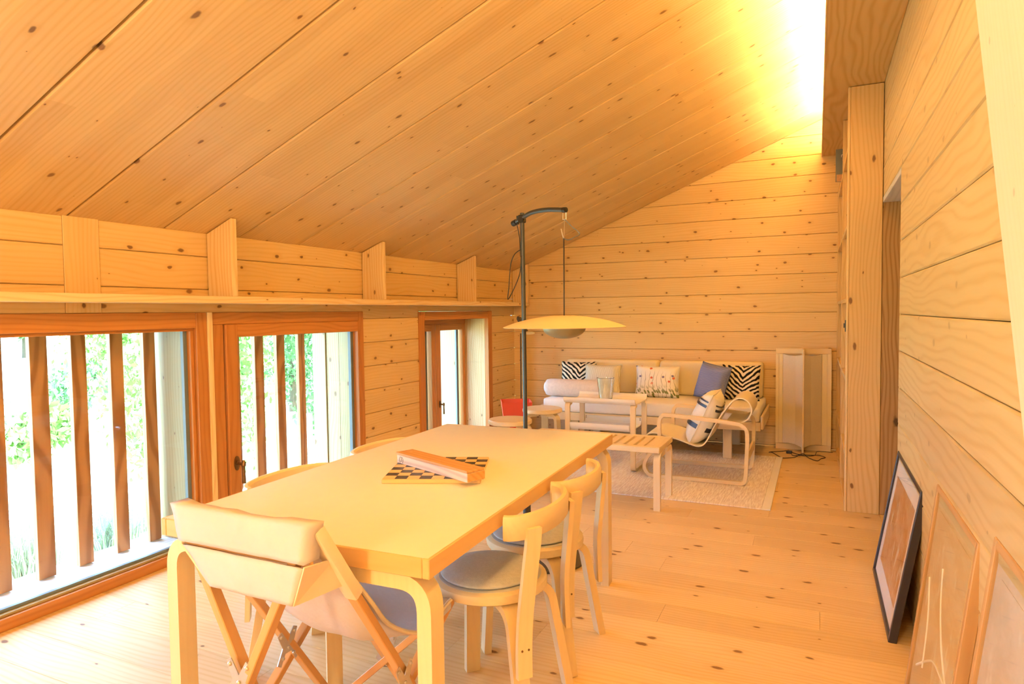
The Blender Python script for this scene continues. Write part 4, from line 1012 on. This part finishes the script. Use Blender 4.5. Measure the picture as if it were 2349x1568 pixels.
obj('stem', tube(B(), [(-.02, 0, .016), (-.015, 0, 1.09)], .006, 8), 'black_metal', rl, smooth=True)
obj('head', tube(B(), [(-.045, -.01, 1.255), (-.03, -.01, 1.25), (.045, 0, 1.105)], [.018, .026, .026], 14), 'brown_metal', rl, smooth=True)
sh_ = obj('shade', lathe(B(), [(0, .006), (.03, .008), (.068, 0), (.070, -.004), (.03, .001), (0, 0)], 32), 'shade_white', rl, smooth=True); sh_.location = (.075, -.01, 1.098); sh_.rotation_euler = (R(8), R(6), 0)

# ------------------------------------------------------------------ pictures leaning on the right wall
def picture(name, label, y0, y1, h, xb, fmat, matw, artmat, fw=.022, fd=.026, mat_w=.09, lines=None):
    top = Vector((XR-.004, 0, 0)); ln_ = math.asin(min(.9, (XR-.004-xb)/h))
    t = thing(name, label, 'picture', (xb, (y0+y1)/2, 0))
    up = Vector((math.sin(ln_), 0, math.cos(ln_))); nrm = Vector((-math.cos(ln_), 0, math.sin(ln_))); ysd = Vector((0, -1, 0))
    base_ = mat3(ysd, up, nrm, (fd*math.cos(ln_)*0, 0, 0))
    wd = y1-y0
    def part(nm, c, s, mt, bv=.0015): return obj(nm, bx(B(), (0, 0, 0), s), mt, t, base_ @ Matrix.Translation(c), bevel=bv)
    part('backing', (0, h/2, -fd*.55), (wd-fw, h-fw, .004), 'oak_frame', 0)
    for s in (-1, 1):
        o = obj('frame_side', bx(B(), (0, 0, 0), (h, fw, fd)), fmat, t, base_ @ mat3((0, 1, 0), (-1, 0, 0), (0, 0, 1), (s*(wd/2-fw/2), h/2, -fd/2)), bevel=.002)
        obj('frame_rail', bx(B(), (0, 0, 0), (wd-2*fw-.001, fw, fd)), fmat, t, base_ @ Matrix.Translation((0, (h-fw/2) if s > 0 else fw/2, -fd/2)), bevel=.002)
    part('mat_board', (0, h/2, -fd*.38), (wd-2*fw-.001, h-2*fw-.001, .002), matw, 0)
    part('print', (0, h/2+.0, -fd*.38+.0016), (wd-2*fw-2*mat_w, h-2*fw-2*mat_w, .001), artmat, 0)
    g_ = part('pane', (0, h/2, -fd*.2), (wd-2*fw-.001, h-2*fw-.001, .002), 'picture_glass', 0)
    if lines:
        for cv in lines: obj('sketch_line', tube(B(), smooth_path([(a*wd/2, h/2+b_*h/2, -fd*.38+.002) for a, b_ in cv], 5), .004, 5), 'paper', t, base_)
    return t
picture('framed_picture', 'black framed picture with white mat and orange print, farthest from the camera', 2.915, 3.715, .618, .262, 'black_frame', 'white_mat', 'art_orange', .018, .030, .085)
picture('framed_picture', 'oak framed brown sketch, middle of the three leaning pictures', 1.945, 2.560, .730, .278, 'oak_frame', 'art_sketch', 'art_sketch', .020, .030, .05, [[(-.2, .45), (-.05, .2), (.25, -.05), (.6, -.2)], [(-.7, -.6), (-.2, -.35), (.1, -.25), (.6, -.22)], [(-.75, .2), (-.5, -.1), (-.4, -.5)]])
picture('framed_picture', 'dark oak framed greyish picture nearest the camera at the picture edge', 1.335, 1.785, .800, .268, 'oak_frame', 'art_grey', 'art_grey', .022, .030, .05)

# ------------------------------------------------------------------ books
b1 = thing('cookbook', 'grey covered book standing face out on the top bookcase shelf', 'book', (.183, 6.10, 2.345))
obj('cover', bx(B(), (.05, 0, .137), (.205, .004, .262)), 'book_grey', b1, bevel=.001)
obj('pages', bx(B(), (.05, .012, .135), (.20, .018, .256)), 'book_white', b1); obj('back_cover', bx(B(), (.05, .0235, .137), (.205, .004, .262)), 'book_food', b1)
obj('photo', bx(B(), (-.01, -.0026, .035), (.07, .001, .055)), 'book_food', b1)
text_mesh('my', .045, mat3((1, 0, 0), (0, 0, 1), (0, -1, 0), (.012, -.0026, .215)), b1, 'book_white', 'title')
for p in b1.children: p.location.z += -.003
b2 = thing('white_book', 'slim white book leaning on the shelf at lamp height', 'book', (.26, 5.62, 1.3745))
obj('cover', bx(B(), (0, 0, .12), (.14, .02, .235)), 'book_white', b2, bevel=.001); obj('spine', bx(B(), (-.072, 0, .12), (.003, .022, .237)), 'book_grey', b2)

# ------------------------------------------------------------------ outside
def gz(x, y):
    d = -3.45-x
    if d < 0: return -.25
    t = min(1, d/4.5); z = -.25 - .95*t*t*(3-2*t)
    return z + .05*math.sin(x*1.3+y*.7) + .012*max(0, d-12)
gd = B(); nx, ny = 46, 60; gp = []
for i in range(nx+1):
    x = -3.44 - 70*(i/nx)**2; gp.append([gd.verts.new((x, -25+105*j/ny, gz(x, -25+105*j/ny))) for j in range(ny+1)])
for i in range(nx):
    for j in range(ny): gd.faces.new((gp[i][j], gp[i+1][j], gp[i+1][j+1], gp[i][j+1]))
g_ = obj('ground_meadow', gd, 'meadow', None, smooth='all'); g_['kind'] = 'structure'
rt = random.Random(11)
def leaves(bm, c, rad, n, size, squash=1.0, shell=.45):
    for _ in range(n):
        while True:
            v = Vector((rt.uniform(-1, 1), rt.uniform(-1, 1), rt.uniform(-1, 1)))
            if shell < v.length <= 1: break
        p = Vector(c) + Vector((v.x*rad, v.y*rad, v.z*rad*squash)); s = size*rt.uniform(.6, 1.3)
        e = Euler((rt.uniform(0, 6.3), rt.uniform(0, 6.3), rt.uniform(0, 6.3))).to_matrix(); a, b_ = e @ Vector((s, 0, 0)), e @ Vector((0, s*.5, 0))
        bm.faces.new([bm.verts.new(q) for q in (p-a, p+b_, p+a, p-b_)])
def tree(x, y, h, rad, mat, label, n=2600, leaf=.11, nm='tree', low=.38):
    t = thing(nm, label, 'tree' if nm == 'tree' else 'bush', (x, y, gz(x, y)), 0, 'trees outside the windows' if nm == 'tree' else 'bushes in the meadow')
    bm = B()
    for k in range(7):
        a = rt.uniform(0, 6.28); rr = rad*rt.uniform(.2, .6)
        leaves(bm, (math.cos(a)*rr, math.sin(a)*rr, h*rt.uniform(low, .85)), rad*rt.uniform(.5, .75), n//7, leaf, .9, .2)
    obj('foliage', bm, mat, t)
    bm = tube(B(), smooth_path([(0, 0, -.1), (.05, .03, h*.3), (-.04, .06, h*.6), (.02, 0, h*.85)], 4), [.09*h/4*(1-i/15) for i in range(13)], 8)
    for k in range(5):
        a = rt.uniform(0, 6.28); z = h*rt.uniform(.25, .6); tube(bm, smooth_path([(0, 0, z), (math.cos(a)*rad*.4, math.sin(a)*rad*.4, z+h*.14), (math.cos(a)*rad*.8, math.sin(a)*rad*.8, z+h*.2)], 3), [.03*h/4]*5+[.012, .008], 6)
    obj('trunk', bm, 'bark', t)
LBL = ['slender light green tree behind the rail fence', 'dense dark green tree behind the rail fence', 'tall leafy tree right of the fence post', 'bright green tree filling the second window', 'leafy tree at the far edge of the second window']
for i, (x, y, h, rad, mt) in enumerate(((-8.7, 7.4, 4.2, 1.45, 'leaf_a'), (-8.9, 10.2, 4.4, 1.45, 'leaf_b'), (-9.0, 13.0, 4.4, 1.45, 'leaf_a'), (-12.2, 9.4, 5.0, 1.8, 'leaf_a'), (-12.6, 13.4, 5.0, 1.8, 'leaf_b'))):
    tree(x, y, h, rad, mt, LBL[i], 9000, .065, low=.12)
for i, (x, y, h, rad, mt, lb) in enumerate(((-40, 22.0, 7, 3.4, 'leaf_b', 'distant dark green tree at the meadow edge beside the stone house'), (-30, 23, 7, 3.6, 'leaf_a', 'distant light green tree at the upper right of the first window'), (-36, 30.5, 7.5, 4.0, 'leaf_b', 'distant round tree beyond the meadow near the window post'), (-22, 18.5, 4.2, 2.0, 'leaf_a', 'small distant tree in front of the far tree row'))):
    tree(x, y, h, rad, mt, lb, 2600, .34)
for i, (x, y, h, rad, mt, lb) in enumerate(((-15.5, 9.6, 1.6, .75, 'leaf_b', 'dark green bush in the middle of the meadow'), (-11.0, 6.2, 1.1, .5, 'leaf_a', 'low green bush at the edge of the pale path'), (-13, 6.6, 1.0, .55, 'leaf_c', 'yellowish low bush left in the meadow'), (-18, 12.2, 2.0, .9, 'leaf_a', 'round bush before the distant trees'))):
    tree(x, y, h, rad, mt, lb, 900, .09, 'bush')
def tuft(x, y, h, n, label, mat='leaf_c'):
    bm = B()
    for _ in range(n):
        a = rt.uniform(0, 6.28); l = h*rt.uniform(.6, 1.1); sp_ = rt.uniform(.15, .75); bx_, by_ = rt.uniform(-.12, .12), rt.uniform(-.12, .12); wv = .004
        pr = [Vector((bx_+math.cos(a)*sp_*l*t*t, by_+math.sin(a)*sp_*l*t*t, l*(t-.35*t*t*sp_))) for t in (0, .35, .7, 1)]
        sd_ = Vector((-math.sin(a), math.cos(a), 0))*wv
        vv = [(bm.verts.new(p-sd_*(1-i/4)), bm.verts.new(p+sd_*(1-i/4))) for i, p in enumerate(pr)]
        for i in range(3): bm.faces.new((vv[i][0], vv[i][1], vv[i+1][1], vv[i+1][0]))
    o = obj('grass_tuft', bm, mat, None); o.location = (x, y, gz(x, y)-.01); tag(o, label, 'grass', 'grass tufts outside the first window')
tuft(-4.15, 2.25, .62, 420, 'tall arching grass tuft close outside the first window'); tuft(-4.6, 3.05, .5, 300, 'grass tuft beside the slats at the middle of the first window', 'leaf_d'); tuft(-4.9, 2.2, .5, 260, 'loose grass tuft behind the tall one'); tuft(-5.4, 3.9, .5, 260, 'grass tuft at the right end of the first window', 'leaf_d')
fe = thing('rail_fence', 'weathered two-rail wooden fence in front of the trees', 'fence', (-7.0, 7.5, gz(-7.0, 7.5)))
zf = gz(-7.0, 7.5)
for yy in (4.0, 5.9, 7.75, 9.6, 11.5): obj('post', bx(B(), (0, yy-7.5, .40), (.10, .10, .95)), 'fence_wood', fe, bevel=.01)
for zz in (-.57-zf, -.83-zf): obj('rail', bx(B(), (.07, .4, zz), (.035, 8.6, .075)), 'fence_wood', fe, bevel=.006)
def house(nm, label, loc, sx, sy, hz, wmat, rmat):
    t = thing(nm, label, 'house', loc)
    obj('walls', bx(B(), (0, 0, hz/2), (sx, sy, hz)), wmat, t)
    bm = B(); v = [bm.verts.new(p) for p in ((-sx/2-.4, -sy/2-.3, hz), (sx/2+.4, -sy/2-.3, hz), (0, -sy/2-.3, hz+sx*.35), (-sx/2-.4, sy/2+.3, hz), (sx/2+.4, sy/2+.3, hz), (0, sy/2+.3, hz+sx*.35))]
    for f_ in ((0, 1, 2), (3, 5, 4), (0, 3, 4, 1), (1, 4, 5, 2), (0, 2, 5, 3)): bm.faces.new([v[i] for i in f_])
    obj('roof', bm, rmat, t)
    for yy in (-sy*.3, 0, sy*.3):
        wf = obj('window', bx(B(), (sx/2+.02, yy, hz*.55), (.06, sy*.13, hz*.3)), 'white_paint', t); obj('glazing', bx(B(), (sx/2+.055, yy, hz*.55), (.02, sy*.1, hz*.24)), 'spacer', wf)
    return t
h1 = house('stone_house', 'pale grey stone house far across the meadow', (-33, 13.2, gz(-33, 13.2)), 6, 6, 3.4, 'stone', 'roof_dark')
h2 = house('chalet', 'dark wooden chalet far behind seen through the narrow window', (-20.0, 34.5, gz(-20, 34.5)), 6, 8, 4.2, 'chalet', 'roof_dark')
